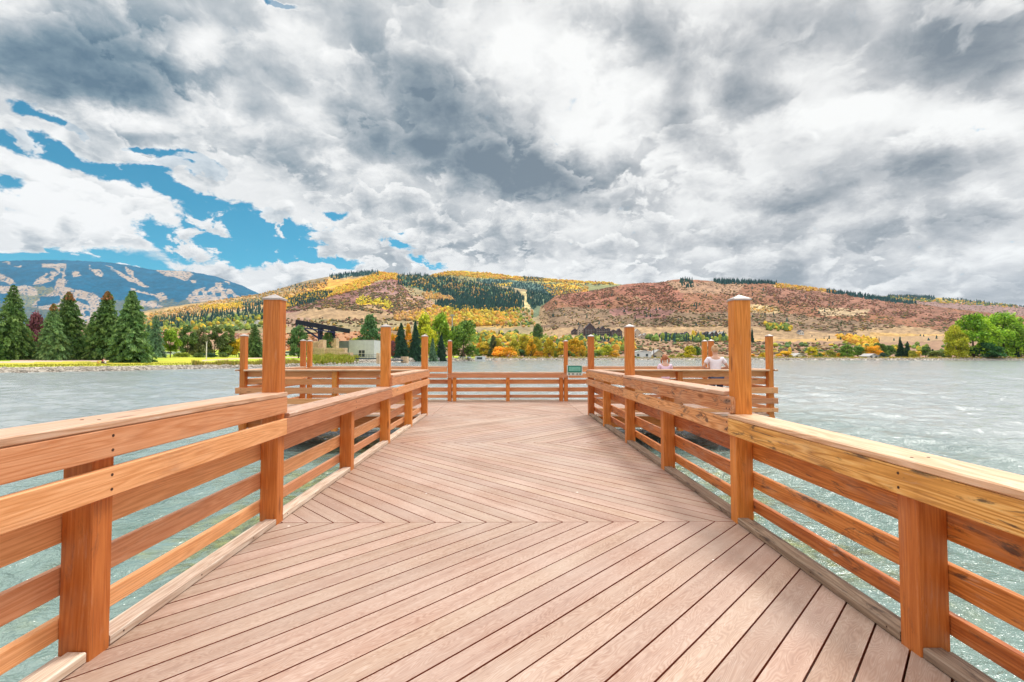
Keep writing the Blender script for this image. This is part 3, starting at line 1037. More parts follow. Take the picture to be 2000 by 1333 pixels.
HOLES = [[(112, 535), (121, 534), (121, 545), (111, 544)], [(116, 524), (124, 524), (124, 530), (116, 530)], [(89, 540), (99, 534), (103, 538), (92, 545)],
         [(388, 572), (396, 570), (398, 577), (390, 577)], [(405, 572), (414, 569), (416, 576), (406, 578)], [(420, 572), (430, 572), (432, 580), (420, 580)],
         [(436, 566), (443, 567), (440, 572)], [(444, 574), (456, 576), (456, 582), (446, 582)], [(398, 566), (420, 556), (420, 559), (400, 570)],
         [(148, 582), (162, 584), (176, 592), (174, 597), (150, 588)], [(132, 572), (142, 572), (143, 579), (133, 577)], [(214, 523), (226, 529), (224, 531)],
         [(190, 528), (198, 532), (196, 535)], [(166, 608), (176, 608), (176, 618), (166, 616)], [(375, 586), (384, 583), (384, 589)], [(80, 580), (118, 578), (116, 592), (70, 600)]]
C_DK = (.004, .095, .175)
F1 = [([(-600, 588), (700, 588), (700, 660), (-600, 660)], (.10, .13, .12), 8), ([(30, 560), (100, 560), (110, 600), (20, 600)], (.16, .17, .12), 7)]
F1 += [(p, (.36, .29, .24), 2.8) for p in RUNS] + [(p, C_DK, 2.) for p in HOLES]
hill("mountain", M["far"], [(-1400, 600), (-600, 560), (-300, 520), (0, 511), (60, 509), (130, 509), (200, 512), (250, 518), (300, 528), (340, 529), (372, 531), (420, 540),
     (470, 557), (505, 573), (560, 600), (640, 640), (700, 668)], -1400, 700, 900, 2900, 5000, 655, F1, C_DK, 31, 420, power=.95, nr=170, gully=.55, speck=.63, vamp=.6)
# golden back ridge
F3 = [
    ([(780, 555), (850, 533), (880, 528), (960, 535), (1060, 543), (1200, 552), (1210, 556), (1080, 552), (960, 545), (880, 538), (800, 556)], C_YEL, 3),
    ([(850, 540), (900, 536), (930, 542), (925, 550), (860, 548)], C_OLIVE, 3),
    ([(930, 545), (985, 546), (1060, 556), (1140, 566), (1130, 590), (1040, 590), (960, 570)], (.10, .17, .13), 4),
    ([(1020, 541), (1062, 544), (1062, 550), (1030, 549)], (.06, .12, .10), 2),
    ([(1055, 556), (1095, 554), (1125, 557), (1150, 562), (1110, 566)], C_YEL, 3),
    ([(1070, 570), (1100, 566), (1150, 566), (1150, 578), (1100, 580)], C_ORG, 3),
    ([(960, 552), (1000, 553), (1000, 560), (965, 560)], C_YEL, 3),
    ([(1740, 560), (2300, 570), (2300, 640), (1740, 600)], (.26, .22, .10), 2),
    ([(1780, 578), (1870, 580), (1900, 588), (1960, 592), (1950, 598), (1800, 588)], (.50, .36, .10), 5),
    ([(1790, 588), (2300, 602), (2300, 700), (1790, 660)], (.27, .16, .13), 3),
    ([(1760, 577), (1830, 581), (1830, 588), (1760, 584)], (.05, .11, .11), 3),
    ([(1900, 590), (1925, 592), (1925, 597), (1900, 595)], (.04, .10, .10), 3),
]
hill("back_hills", M["hill"], [(500, 640), (760, 560), (800, 549), (845, 538), (880, 529), (900, 528), (950, 533), (1000, 540), (1080, 546), (1200, 553), (1260, 562), (1400, 572),
     (1600, 574), (1700, 578), (1800, 579), (1850, 581), (1900, 586), (1960, 593), (2000, 597), (2300, 625), (2900, 660)], 500, 2900, 760, 2500, 3500, 650, F3,
     (.24, .24, .10), 41, 260, power=.9, nr=110, gully=.5)
# centre hill
F2 = [
    ([(772, 540), (850, 541), (1000, 566), (1026, 600), (1000, 610), (840, 572), (775, 556)], (.12, .19, .10), 3),
    ([(200, 640), (300, 607), (400, 591), (500, 576), (560, 560), (640, 541), (690, 536), (690, 560), (560, 590), (480, 606), (400, 622), (300, 640)], (.46, .29, .12), 4),
    ([(500, 574), (560, 558), (640, 541), (640, 548), (560, 568), (500, 584)], (.26, .20, .12), 2),
    ([(640, 548), (690, 546), (720, 538), (700, 550), (660, 562), (600, 575), (600, 560)], C_ORG, 3),
    ([(640, 570), (700, 548), (740, 532), (778, 536), (775, 547), (740, 548), (700, 565), (655, 578), (610, 588), (570, 592)], C_YEL, 2.5),
    ([(540, 590), (560, 580), (610, 572), (650, 566), (640, 578), (600, 590), (560, 606), (530, 606)], C_YEL, 3),
    ([(660, 532), (735, 530), (735, 536), (690, 540), (662, 545)], (.10, .15, .13), 2),
    ([(390, 599), (420, 594), (475, 592), (474, 602), (430, 607), (395, 608)], C_YEL, 2),
    ([(440, 590), (520, 580), (560, 584), (560, 592), (470, 596)], (.12, .16, .10), 3),
    ([(560, 596), (600, 590), (690, 568), (752, 546), (780, 546), (800, 575), (850, 600), (860, 622), (790, 618), (740, 606), (640, 600), (560, 612)], C_MAROON, 2.5),
    ([(690, 575), (760, 548), (775, 560), (790, 585), (720, 590)], (.31, .17, .14), 3),
    ([(760, 575), (830, 580), (860, 600), (860, 625), (800, 620)], (.40, .24, .16), 4),
    ([(540, 618), (590, 606), (620, 600), (600, 640), (540, 640)], (.33, .21, .14), 4),
    ([(575, 618), (600, 604), (650, 596), (738, 597), (745, 607), (770, 614), (768, 624), (720, 628), (640, 624), (585, 620)], C_TAN, 1.5),
    ([(695, 583), (716, 580), (735, 588), (757, 583), (768, 602), (752, 606), (738, 596), (695, 595)], C_YEL, 2),
    ([(850, 598), (1010, 604), (1010, 640), (850, 640)], (.46, .28, .08), 4),
    ([(1017, 570), (1026, 570), (1037, 600), (1030, 608), (1022, 600)], (.52, .42, .20), 1),
    ([(200, 622), (540, 606), (560, 640), (200, 650)], (.22, .22, .08), 4),
    ([(1040, 560), (1140, 575), (1140, 600), (1040, 620)], (.14, .18, .10), 4),
]
hill("hills", M["hill"], [(-400, 690), (100, 650), (250, 618), (300, 605), (400, 590), (480, 580), (505, 577), (560, 560), (600, 548), (640, 541), (700, 532), (730, 531), (770, 534), (800, 537),
     (850, 541), (900, 546), (960, 556), (1030, 566), (1100, 586), (1200, 620), (1400, 680)], -400, 1400, 860, 900, 2200, [(-400, 692), (200, 660), (600, 650), (1400, 660)], F2,
     (.30, .23, .12), 51, 190, power=1.0, nr=170, gully=.6, vamp=.9)
# red scrub hill on the right
F4 = [
    ([(960, 640), (1100, 600), (1300, 610), (1500, 610), (1700, 630), (1900, 650), (1900, 690), (960, 690)], (.225, .145, .085), 6),
    ([(1085, 585), (1130, 570), (1190, 568), (1200, 590), (1180, 602), (1110, 596)], C_RED, 4),
    ([(1200, 570), (1220, 555), (1290, 550), (1330, 566), (1340, 590), (1280, 590), (1230, 580)], (.29, .115, .07), 4),
    ([(1190, 604), (1225, 598), (1240, 612), (1200, 618)], C_MAROON, 3),
    ([(1240, 600), (1320, 605), (1300, 625), (1240, 622)], C_MAROON, 3),
    ([(1500, 560), (1640, 572), (1760, 590), (1900, 615), (1990, 640), (1850, 640), (1700, 610), (1560, 590), (1480, 580)], (.26, .12, .075), 5),
    ([(1300, 550), (1460, 552), (1440, 575), (1330, 572)], (.34, .20, .12), 4),
    ([(1430, 590), (1520, 600), (1520, 612), (1450, 612)], (.48, .34, .17), 3),
    ([(1600, 600), (1700, 605), (1690, 618), (1600, 616)], (.44, .31, .18), 4),
    ([(1510, 553), (1640, 566), (1640, 573), (1510, 562)], C_GOLD, 2),
    ([(1044, 601), (1062, 600), (1076, 634), (1057, 636)], C_TAN, .8),
    ([(1240, 578), (1262, 592), (1258, 594), (1235, 582)], C_TAN, 1),
    ([(1000, 640), (1160, 640), (1450, 637), (1560, 646), (1640, 652), (1700, 641), (1760, 638), (1808, 640), (1860, 656), (1870, 700), (1000, 700)], C_TAN, 2),
    ([(1700, 650), (1870, 655), (1870, 668), (1700, 665)], C_GOLD, 2),
]
hill("red_hill", M["hill"], [(940, 672), (970, 655), (1000, 640), (1040, 612), (1062, 596), (1085, 577), (1110, 574), (1130, 571), (1170, 566), (1205, 559), (1220, 555), (1260, 552), (1290, 552), (1310, 547), (1340, 544),
     (1400, 549), (1450, 550), (1500, 553), (1560, 558), (1620, 567), (1700, 579), (1760, 587), (1850, 600), (1930, 609), (2000, 616), (2200, 640), (2700, 690)], 940, 2700, 900, 690, 1500, 676, F4,
     (.26, .115, .06), 61, 105, power=1.05, nr=200, gully=.8, vamp=1.1)


def drop(surf, px, py):
    """points of a hillside seen at the given photo positions (nearest grid sample); returns X, Y, Z arrays and a validity mask"""
    pxs, X, Y, Z, FY = SURF[surf]
    ci = np.clip(np.searchsorted(pxs, px), 0, len(pxs) - 1)
    sub = FY[:, ci]
    ri = np.argmin(np.abs(sub - py[None, :]), axis=0)
    k = np.arange(len(px))
    ok = (np.abs(sub[ri, k] - py) < 3) & (px > pxs[0]) & (px < pxs[-1])
    jx = X[ri, ci] + (px - pxs[ci]) / 930 * Y[ri, ci]
    return jx, Y[ri, ci], Z[ri, ci], ok


def drop_ground(px, py):
    n = len(px)
    Ys = np.geomspace(305, 1400, 260)
    X = (px[None, :] - 992) / 930 * Ys[:, None]
    Z = ground_z(X, np.repeat(Ys[:, None], n, 1))
    fx, fy = proj(X, Ys[:, None], Z)
    ri = np.argmin(np.abs(fy - py[None, :]), axis=0)
    k = np.arange(n)
    return X[ri, k], Ys[ri], Z[ri, k], np.abs(fy[ri, k] - py) < 3


nprs = np.random.RandomState(5)


def sample_poly(poly, n, warp=3, clump=0):
    xs = [p[0] for p in poly]; ys = [p[1] for p in poly]
    px = nprs.uniform(min(xs), max(xs), n * 4); py = nprs.uniform(min(ys), max(ys), n * 4)
    m = inpoly(px + (fbm(px / 9, py / 5, 77) - .5) * warp * 3, py + (fbm(px / 9, py / 5, 78) - .5) * warp * 2, poly)
    if clump: m &= fbm(px / 16, py / 5, 91, 3, .6) + nprs.uniform(-.13, .13, len(px)) > clump
    return px[m][:n], py[m][:n]


def scatter(name, label_kind, jobs, mat, shape, clump=0, vary=(.55, 1.35)):
    """one mesh of very many far-off plants. jobs: (surface, polygon, number, height, width, [colours])"""
    VV, FF, CC = [], [], []
    off = 0
    for surf, poly, n, h, w, cols in jobs:
        px, py = sample_poly(poly, n, 3, clump)
        X, Y, Z, ok = (drop_ground if surf == "ground" else (lambda a, b: drop(surf, a, b)))(px, py)
        X, Y, Z = X[ok], Y[ok], Z[ok]
        N = len(X)
        if not N: continue
        hh = h * nprs.uniform(*vary, N); ww = w * nprs.uniform(vary[0] + .1, vary[1], N)
        ci = nprs.randint(0, len(cols), N)
        c = np.array(cols)[ci] * nprs.uniform(.7, 1.3, (N, 1))
        if shape == "cone":
            k = 5; lv = [(0.08, .55), (.40, .42), (.42, .62), (.75, .20), (1.0, 0.01)]
            lv = [(0.05, 1.), (.45, .42), (.47, .62), (1.0, .01)]
        else:
            k = 6; lv = [(0.0, .45), (.28, 1.), (.62, .92), (.9, .5), (1.0, .05)]
        ang = np.arange(k) * 2 * np.pi / k
        nv = k * len(lv)
        P = np.zeros((N, nv, 3))
        for li, (zf, rf) in enumerate(lv):
            a = ang[None] + nprs.uniform(0, 6, (N, 1))* (li == 0)
            r = ww[:, None] / 2 * rf * nprs.uniform(.65, 1.25, (N, k))
            P[:, li * k:(li + 1) * k, 0] = X[:, None] + np.cos(ang)[None] * r
            P[:, li * k:(li + 1) * k, 1] = Y[:, None] + np.sin(ang)[None] * r
            P[:, li * k:(li + 1) * k, 2] = Z[:, None] - hh[:, None] * .06 + hh[:, None] * (zf + nprs.uniform(-.05, .05, (N, k)) * (0 < li))
        f = []
        for li in range(len(lv) - 1):
            for q in range(k):
                f.append((li * k + q, li * k + (q + 1) % k, (li + 1) * k + (q + 1) % k, (li + 1) * k + q))
        f = np.array(f)
        F = (f[None] + (np.arange(N) * nv)[:, None, None]).reshape(-1, 4) + off
        VV.append(P.reshape(-1, 3)); FF.append(F)
        CC.append(np.repeat(c[:, None, :], nv, 1).reshape(-1, 3) * nprs.uniform(.8, 1.2, (N * nv, 1)))
        off += N * nv
    o = np_mesh(name, np.concatenate(VV), np.concatenate(FF), mat, np.concatenate(CC))
    tag(o, kind="stuff")
    return o


def leafcolor_material(name):
    m, t, b = material(name)
    t.put(b.inputs["Base Color"], attr(t, "cover", "Color"))
    setb(b, rough=.85, spec=.15)
    return m


M["far_leaf"] = leafcolor_material("far_foliage")
CON = [(.030, .085, .070), (.045, .11, .085), (.025, .07, .075)]
CONB = [(.03, .09, .095), (.045, .115, .11)]
ASP = [(.62, .42, .04), (.66, .34, .05), (.55, .45, .06), (.60, .30, .06)]
ORG = [(.55, .30, .12), (.50, .34, .15), (.62, .36, .08)]
GRN = [(.16, .24, .05), (.24, .30, .05), (.11, .18, .06), (.36, .36, .05)]
SCR = [(.36, .24, .06), (.11, .13, .04), (.19, .095, .06), (.25, .13, .08), (.13, .10, .055), (.28, .19, .10), (.10, .11, .045), (.14, .13, .06)]
SCR2 = [(.29, .12, .075), (.23, .10, .07), (.17, .10, .06)]
H, B_, RH = "hills51", "back_hills41", "red_hill61"
scatter("conifer_forest", "", [
    (H, [(772, 540), (800, 537), (850, 541), (880, 545), (930, 553), (1000, 566), (1022, 580), (1026, 600), (1000, 610), (970, 600), (900, 588), (840, 572), (800, 562), (775, 556)], 2300, 15, 5.5, CON),
    (H, [(850, 592), (920, 590), (1005, 604), (985, 614), (900, 608), (852, 602)], 750, 15, 5.5, CON),
    (H, [(562, 590), (600, 577), (640, 572), (652, 576), (620, 590), (565, 602)], 520, 14, 5.5, CON),
    (H, [(640, 532), (735, 530), (740, 538), (690, 541), (650, 548)], 300, 13, 5.5, CONB),
    (H, [(300, 628), (360, 612), (440, 604), (520, 602), (540, 606), (545, 622), (400, 636), (290, 642)], 520, 13, 5, CON),
    (H, [(470, 596), (560, 582), (560, 590), (480, 602)], 160, 12, 5, CONB),
    (H, [(1028, 566), (1062, 572), (1100, 585), (1060, 596), (1040, 604), (1030, 590)], 420, 15, 6, CON),
    (H, [(560, 560), (640, 548), (640, 556), (560, 574)], 60, 12, 5, CONB),
    (B_, [(930, 546), (1060, 556), (1140, 568), (1100, 592), (1000, 580), (940, 560)], 1100, 15, 8, CONB),
    (B_, [(1020, 541), (1062, 544), (1062, 549), (1024, 548)], 160, 16, 8, CONB),
    (B_, [(850, 540), (1200, 556), (1200, 560), (850, 552)], 220, 14, 8, CONB),
    (B_, [(1740, 574), (1835, 580), (1835, 588), (1740, 582)], 420, 18, 8, CONB),
    (B_, [(1850, 582), (2050, 598), (2050, 604), (1850, 590)], 240, 16, 8, CONB),
    (RH, [(1330, 546), (1352, 546), (1366, 560), (1345, 566), (1328, 558)], 55, 11, 5, CON),
    (RH, [(1395, 549), (1440, 548), (1525, 552), (1525, 556), (1400, 556)], 330, 13, 4.5, CONB),
    (RH, [(1620, 566), (1760, 586), (1800, 592), (1790, 596), (1700, 585), (1620, 572)], 420, 12, 5, CONB),
    (RH, [(1060, 580), (1500, 560), (1700, 600), (1500, 640), (1060, 640)], 60, 8, 4, CON),
    ("ground", [(1290, 655), (1420, 652), (1420, 668), (1290, 668)], 150, 11, 5, CON),
    ("ground", [(1140, 655), (1220, 655), (1220, 668), (1140, 666)], 40, 8, 4, CON),
    ("ground", [(860, 632), (1010, 636), (1010, 662), (860, 662)], 40, 10, 5, CON),
    ("ground", [(300, 640), (560, 636), (560, 645), (300, 652)], 60, 9, 5, CON),
    ("ground", [(740, 630), (820, 630), (820, 645), (740, 645)], 60, 10, 5, CON),
    ("ground", [(1440, 640), (1870, 660), (1870, 672), (1440, 662)], 40, 5, 3, CON),
], M["far_leaf"], "cone")
scatter("aspen_grove", "", [
    (H, [(640, 570), (700, 548), (740, 532), (778, 536), (775, 547), (740, 548), (700, 565), (655, 578), (610, 588), (570, 592)], 1500, 7, 8, ASP),
    (H, [(540, 590), (610, 572), (650, 566), (640, 576), (600, 590), (560, 604), (530, 604)], 700, 7, 8, ASP),
    (H, [(250, 622), (400, 592), (560, 562), (640, 545), (640, 560), (560, 585), (400, 616), (250, 640)], 1200, 6, 7, ORG + [(.30, .26, .10)]),
    (H, [(390, 599), (475, 592), (474, 602), (395, 608)], 300, 7, 7, ASP[:1]),
    (H, [(695, 583), (716, 580), (735, 588), (757, 583), (768, 602), (752, 606), (738, 596), (695, 595)], 85, 7, 6, [(.60, .48, .05), (.50, .45, .06)]),
    (H, [(815, 548), (830, 545), (838, 555), (822, 557)], 50, 8, 7, ORG), (H, [(825, 575), (880, 580), (890, 592), (830, 585)], 160, 8, 7, ORG),
    (H, [(870, 555), (905, 556), (900, 568), (872, 566)], 60, 8, 7, ORG), (H, [(920, 562), (940, 565), (935, 578), (920, 574)], 30, 8, 7, ORG),
    (H, [(772, 540), (850, 542), (1000, 566), (1026, 600), (840, 575), (775, 556)], 260, 8, 6, ORG + ASP),
    (H, [(755, 560), (800, 560), (860, 600), (860, 622), (800, 615)], 260, 4, 5, ORG + SCR),
    (H, [(850, 600), (1010, 606), (1012, 635), (850, 640), (800, 625)], 700, 9, 9, ASP + [(.40, .32, .06)]),
    (H, [(770, 612), (860, 605), (860, 630), (770, 628)], 220, 8, 7, ORG),
    (H, [(985, 602), (1040, 605), (1048, 640), (985, 640)], 170, 7, 7, ORG + GRN),
    (B_, [(780, 552), (880, 529), (960, 535), (1200, 553), (1200, 558), (960, 545), (880, 538), (800, 556)], 1200, 9, 14, ASP),
    (B_, [(1050, 554), (1150, 558), (1150, 582), (1080, 580)], 260, 9, 12, ASP),
    (B_, [(1740, 577), (2000, 596), (2000, 602), (1740, 585)], 420, 9, 10, ASP[:2] + GRN[:2]),
    (RH, [(1520, 553), (1640, 567), (1640, 573), (1520, 562)], 260, 6, 6, ASP + ORG),
    (RH, [(1455, 600), (1515, 602), (1515, 612), (1460, 611)], 60, 3, 5, ORG),
    (RH, [(1490, 633), (1550, 638), (1552, 648), (1500, 645)], 70, 6, 6, ASP[:1] + GRN[:2]),
    ("ground", [(1635, 654), (1700, 664), (1722, 676), (1690, 682), (1640, 662)], 120, 6, 6, ASP[:2]),
    ("ground", [(1350, 650), (1368, 646), (1372, 664), (1350, 664)], 14, 11, 7, ASP),
], M["far_leaf"], "round")
scatter("scrub", "", [
    (H, [(560, 600), (690, 568), (770, 546), (800, 575), (860, 610), (790, 618), (640, 602), (560, 612)], 2600, 2.6, 5, SCR),
    (H, [(560, 624), (1000, 622), (1000, 640), (560, 640)], 400, 3, 5, SCR),
    (RH, [(960, 670), (1040, 612), (1085, 577), (1220, 555), (1340, 546), (1500, 554), (1700, 580), (1850, 600), (2100, 640), (1900, 660), (1800, 638), (1650, 650), (1500, 638), (1100, 640)], 8000, 1.3, 3.6, SCR),
    (RH, [(1085, 577), (1220, 555), (1300, 550), (1340, 590), (1110, 600)], 1500, 1.5, 3.2, SCR2),
    (RH, [(1500, 560), (1760, 590), (1990, 640), (1700, 615), (1500, 590)], 2200, 1.6, 3.4, SCR2),
    ("ground", [(1000, 664), (1450, 668), (1700, 672), (1700, 694), (1000, 694)], 1500, 1.5, 3.2, SCR + GRN[2:3]),
    ("ground", [(540, 640), (760, 645), (760, 672), (700, 688), (540, 688)], 700, 1.8, 3.2, [(.42, .18, .06), (.35, .15, .10), (.20, .14, .07)]),
    ("ground", [(290, 640), (560, 640), (560, 662), (290, 668)], 500, 1.8, 3.2, [(.40, .20, .10), (.33, .17, .14)]),
    (B_, [(1790, 588), (2100, 604), (2100, 650), (1790, 620)], 1100, 3, 7, SCR),
], M["far_leaf"], "round", .44, (.35, 1.7))
scatter("town_trees", "", [
    (H, [(290, 632), (540, 618), (560, 645), (290, 652)], 230, 10, 9, GRN + ASP[:1]),
    ("ground", [(290, 640), (560, 632), (560, 648), (290, 655)], 130, 8, 8, GRN + ASP[:2]),
    ("ground", [(560, 632), (860, 628), (860, 646), (560, 648)], 240, 8, 9, GRN + ASP[:2]),
    ("ground", [(860, 632), (1010, 640), (1010, 668), (860, 668)], 260, 9, 9, GRN + ASP[:3]),
    ("ground", [(1000, 650), (1140, 655), (1140, 668), (1000, 668)], 130, 6, 7, GRN + ASP[:2]),
    ("ground", [(925, 664), (1240, 668), (1240, 688), (925, 690)], 190, 6, 6, GRN + ASP[:3]),
    ("ground", [(1130, 658), (1240, 660), (1240, 668), (1130, 668)], 40, 7, 7, GRN),
    ("ground", [(1255, 648), (1340, 655), (1340, 668), (1262, 668)], 55, 10, 9, GRN[:3]),
    ("ground", [(1330, 660), (1430, 660), (1430, 670), (1330, 670)], 40, 8, 7, GRN),
    ("ground", [(1480, 672), (1690, 672), (1900, 680), (1900, 692), (1480, 690)], 60, 4, 5, GRN + ASP[:1]),
], M["far_leaf"], "round")
# ================================================================== TREES
def foliage_material(name, sat=1.0):
    m, t, b = material(name)
    oi = t.new("ShaderNodeObjectInfo")
    tint = attr(t, "tint")
    col = t.vmath("SCALE", oi.outputs["Color"], sc=t.mapr(tint, 0, 1, .28, 1.85))  # highlights and shade painted into the leaf colour, besides random clump tones
    n = t.noise(t.new("ShaderNodeTexCoord").outputs["Object"], 5., 3, .6)
    hv = t.new("ShaderNodeHueSaturation")
    t.put(hv.inputs["Hue"], t.math("ADD", t.mapr(n, .3, .7, .482, .518), t.mapr(tint, .3, 1., .008, -.028))); t.put(hv.inputs["Color"], col)  # high tint turns yellower, sunlight painted into the hue
    t.put(b.inputs["Base Color"], hv.outputs[0])
    setb(b, rough=.6, spec=.25)
    tr = t.new("ShaderNodeBsdfTranslucent"); t.put(tr.inputs[0], hv.outputs[0])
    mx = t.new("ShaderNodeMixShader"); mx.inputs[0].default_value = .3
    t.l.new(b.outputs[0], mx.inputs[1]); t.l.new(tr.outputs[0], mx.inputs[2])
    out = [q for q in m.node_tree.nodes if q.type == "OUTPUT_MATERIAL"][0]
    t.l.new(mx.outputs[0], out.inputs[0])
    return m


M["leaf"] = foliage_material("foliage")
M["bark"] = simple("bark", (.16, .11, .075), .9, nscale=8, noise_amt=.4)


def quads(cen, nrm, size, rs, aspect=1.0, axis=None):
    """random leaf faces: centres (n,3), rough normals, sizes"""
    n = len(cen)
    r = rs.normal(size=(n, 3)) * .9 + nrm
    r /= np.linalg.norm(r, axis=1)[:, None] + 1e-9
    a = rs.normal(size=(n, 3)) if axis is None else axis + rs.normal(size=(n, 3)) * .25
    a -= r * (a * r).sum(1)[:, None]
    a /= np.linalg.norm(a, axis=1)[:, None] + 1e-9
    b = np.cross(r, a)
    s = size[:, None]
    A, B = a * s * aspect, b * s
    V = np.stack([cen - A - B * .6, cen + A * .2 - B, cen + A + B * .5, cen - A * .3 + B], 1)
    return V


def crown_mesh(name, V, tint):
    n = len(V)
    F = np.arange(n * 4).reshape(n, 4)
    me_o = np_mesh(name, V.reshape(-1, 3), F, M["leaf"], tint=np.repeat(tint, 4))
    return me_o


def leafy_proto(seed, lobes=16, leaves=3400, shape="round", size=.027):
    """unit tree: height 1, crown about 1 wide; returns (trunk object, crown object)"""
    rs = np.random.RandomState(seed)
    cs, rads = [], []
    for k in range(lobes):
        if shape == "round":
            th, ph = rs.uniform(0, 6.28), math.acos(rs.uniform(-.9, 1))
            rr = rs.uniform(.55, 1)
            c = np.array([math.sin(ph) * math.cos(th) * .37 * rr, math.sin(ph) * math.sin(th) * .37 * rr, .49 + .40 * math.cos(ph) * rr])
            q = rs.uniform(.12, .2)
        elif shape == "bush":
            th = rs.uniform(0, 6.28); rr = math.sqrt(rs.uniform(0, 1)); h = rs.uniform(.12, .72) * (1 - .35 * rr)
            c = np.array([math.cos(th) * .37 * rr, math.sin(th) * .37 * rr, h]); q = rs.uniform(.14, .24)
        elif shape == "full":
            th = rs.uniform(0, 6.28); h = (k + .5) / lobes; w = .42 * math.sin(math.pi * min(.97, h * .76 + .22)) ** .55 * rs.uniform(.65, 1)
            c = np.array([math.cos(th) * w * .85, math.sin(th) * w * .85, .08 + .82 * h]); q = rs.uniform(.10, .19)
        elif shape == "poplar":
            th = rs.uniform(0, 6.28); h = (k + .5) / lobes; w = .34 * math.sin(min(1, h * 1.15 + .15) * math.pi) ** .6
            c = np.array([math.cos(th) * w * .8, math.sin(th) * w * .8, .14 + .8 * h]); q = rs.uniform(.12, .19)
        else:  # pine: ragged cone with a rounded head
            th = rs.uniform(0, 6.28); h = (k + .5) / lobes; w = .42 * (1 - h) ** .5
            c = np.array([math.cos(th) * w * .85, math.sin(th) * w * .85, .08 + .84 * h]); q = rs.uniform(.11, .19) * (1.1 - .4 * h)
        cs.append(c); rads.append(q)
    cs, rads = np.array(cs), np.array(rads)
    w = rads ** 2; w /= w.sum()
    k = rs.choice(len(cs), leaves, p=w)
    d = rs.normal(size=(leaves, 3)); d /= np.linalg.norm(d, axis=1)[:, None]
    d[:, 2] = np.where(d[:, 2] < -.5, -d[:, 2], d[:, 2])
    rr = rads[k] * rs.uniform(.35, 1.12, leaves) ** .6
    bump_ = 1 + .25 * np.sin(d[:, 0] * 9 + k) * np.cos(d[:, 1] * 8 + k)
    cen = cs[k] + d * (rr * bump_)[:, None] * np.array([1, 1, .85])
    cen[:, 2] = np.maximum(cen[:, 2], .04 if shape == "bush" else .05)
    V = quads(cen, d, rs.uniform(.6, 1.3, leaves) * size, rs)
    lobe_t = rs.uniform(-.22, .22, len(cs))
    tint = np.clip(.5 + lobe_t[k] + rs.normal(size=leaves) * .17, 0, 1)
    crown = crown_mesh("crown", V, tint)
    mb = MB()
    tp = .62 if shape != "bush" else .35
    mb.tube([(0, 0, -.03), (.005, 0, .12), (-.008, .005, .35), (.004, 0, tp + .2)], [.026, .02, .015, .004], 7)
    for q in range(min(lobes, 11)):
        c = cs[q]; b0 = Vector((0, 0, max(.08, c[2] * .45)))
        mid = (b0 + Vector(c)) / 2 + Vector((0, 0, -.02))
        mb.tube([b0, mid, Vector(c)], [.011, .008, .003], 5)
    trunk = mb.build("trunk", M["bark"], smooth=True)
    return trunk, crown


def spruce_proto(seed, whorls=30, droop=.32, size=.026, gap=0.02, fan=5, top_brown=False):
    rs = np.random.RandomState(seed)
    C, N, S, T, AX = [], [], [], [], []
    for i in range(whorls):
        h = .045 + .945 * (i / (whorls - 1)) ** .92
        R_ = .5 * (1 - h) ** .68 * (.93 + .07 * math.sin(i * 2.1)) + .008
        nb = int(6 + 13 * (1 - h))
        for b in range(nb):
            az = 6.2832 * (b + rs.uniform(-.35, .35)) / nb + i * 1.9
            L = R_ * rs.uniform(.62, 1.18) * (1 + .13 * math.sin(az * 2 + seed) + .10 * math.sin(az + h * 9 + seed * 2))
            up0 = .35 * (h - .35)
            bt = rs.uniform(-.26, .26)
            m = max(3, int(L / .021))
            for j in range(m):
                f = (j + .6) / m
                r = L * f
                z = h + r * up0 - droop * r * f * .75 + rs.normal() * .003
                spread = .045 * (1 - abs(f - .55)) + .012
                for q in range(fan):
                    off = rs.uniform(-1, 1) * spread
                    ca, sa = math.cos(az), math.sin(az)
                    C.append((ca * r - sa * off, sa * r + ca * off, z - abs(off) * .35 + rs.normal() * .004))
                    N.append((ca * .3, sa * .3, .9)); S.append(rs.uniform(.6, 1.3) * size * (.75 + .35 * (1 - h)))
                    AX.append((ca, sa, -.25))
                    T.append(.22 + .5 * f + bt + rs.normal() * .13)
    C, N, S, AX = np.array(C), np.array(N), np.array(S), np.array(AX)
    V = quads(C, N, S * .55, rs, 1.9, AX)
    crown = crown_mesh("crown", V, np.clip(T, 0, 1))
    mb = MB(); mb.tube([(0, 0, -.04), (0, 0, .3), (0, 0, .8), (0, 0, 1.0)], [.022, .017, .008, .002], 7)
    return mb.build("trunk", M["bark"], smooth=True), crown


PROTO = {}
for key, fn in {
    "spruce0": lambda: spruce_proto(1), "spruce1": lambda: spruce_proto(2, 26, .42), "spruce2": lambda: spruce_proto(3, 33, .25),
    "spruce3": lambda: spruce_proto(4, 24, .5, .022),
    "round0": lambda: leafy_proto(11, 22, 4200, "full"), "round1": lambda: leafy_proto(12, 15, 3400), "round2": lambda: leafy_proto(13, 24, 4200, "full", .024),
    "bush0": lambda: leafy_proto(14, 14, 2600, "bush", .026), "bush1": lambda: leafy_proto(15, 18, 3000, "bush", .024),
    "poplar0": lambda: leafy_proto(16, 18, 3600, "poplar"), "poplar1": lambda: leafy_proto(17, 24, 3800, "poplar", .024),
    "pine0": lambda: leafy_proto(18, 30, 4600, "pine", .023), "pine1": lambda: leafy_proto(19, 24, 4200, "pine", .024),
    "big0": lambda: leafy_proto(20, 40, 11000, "full", .018), "big1": lambda: leafy_proto(21, 36, 11000, "full", .018),
}.items():
    tr, cr = fn()
    PROTO[key] = [tr, cr, False]


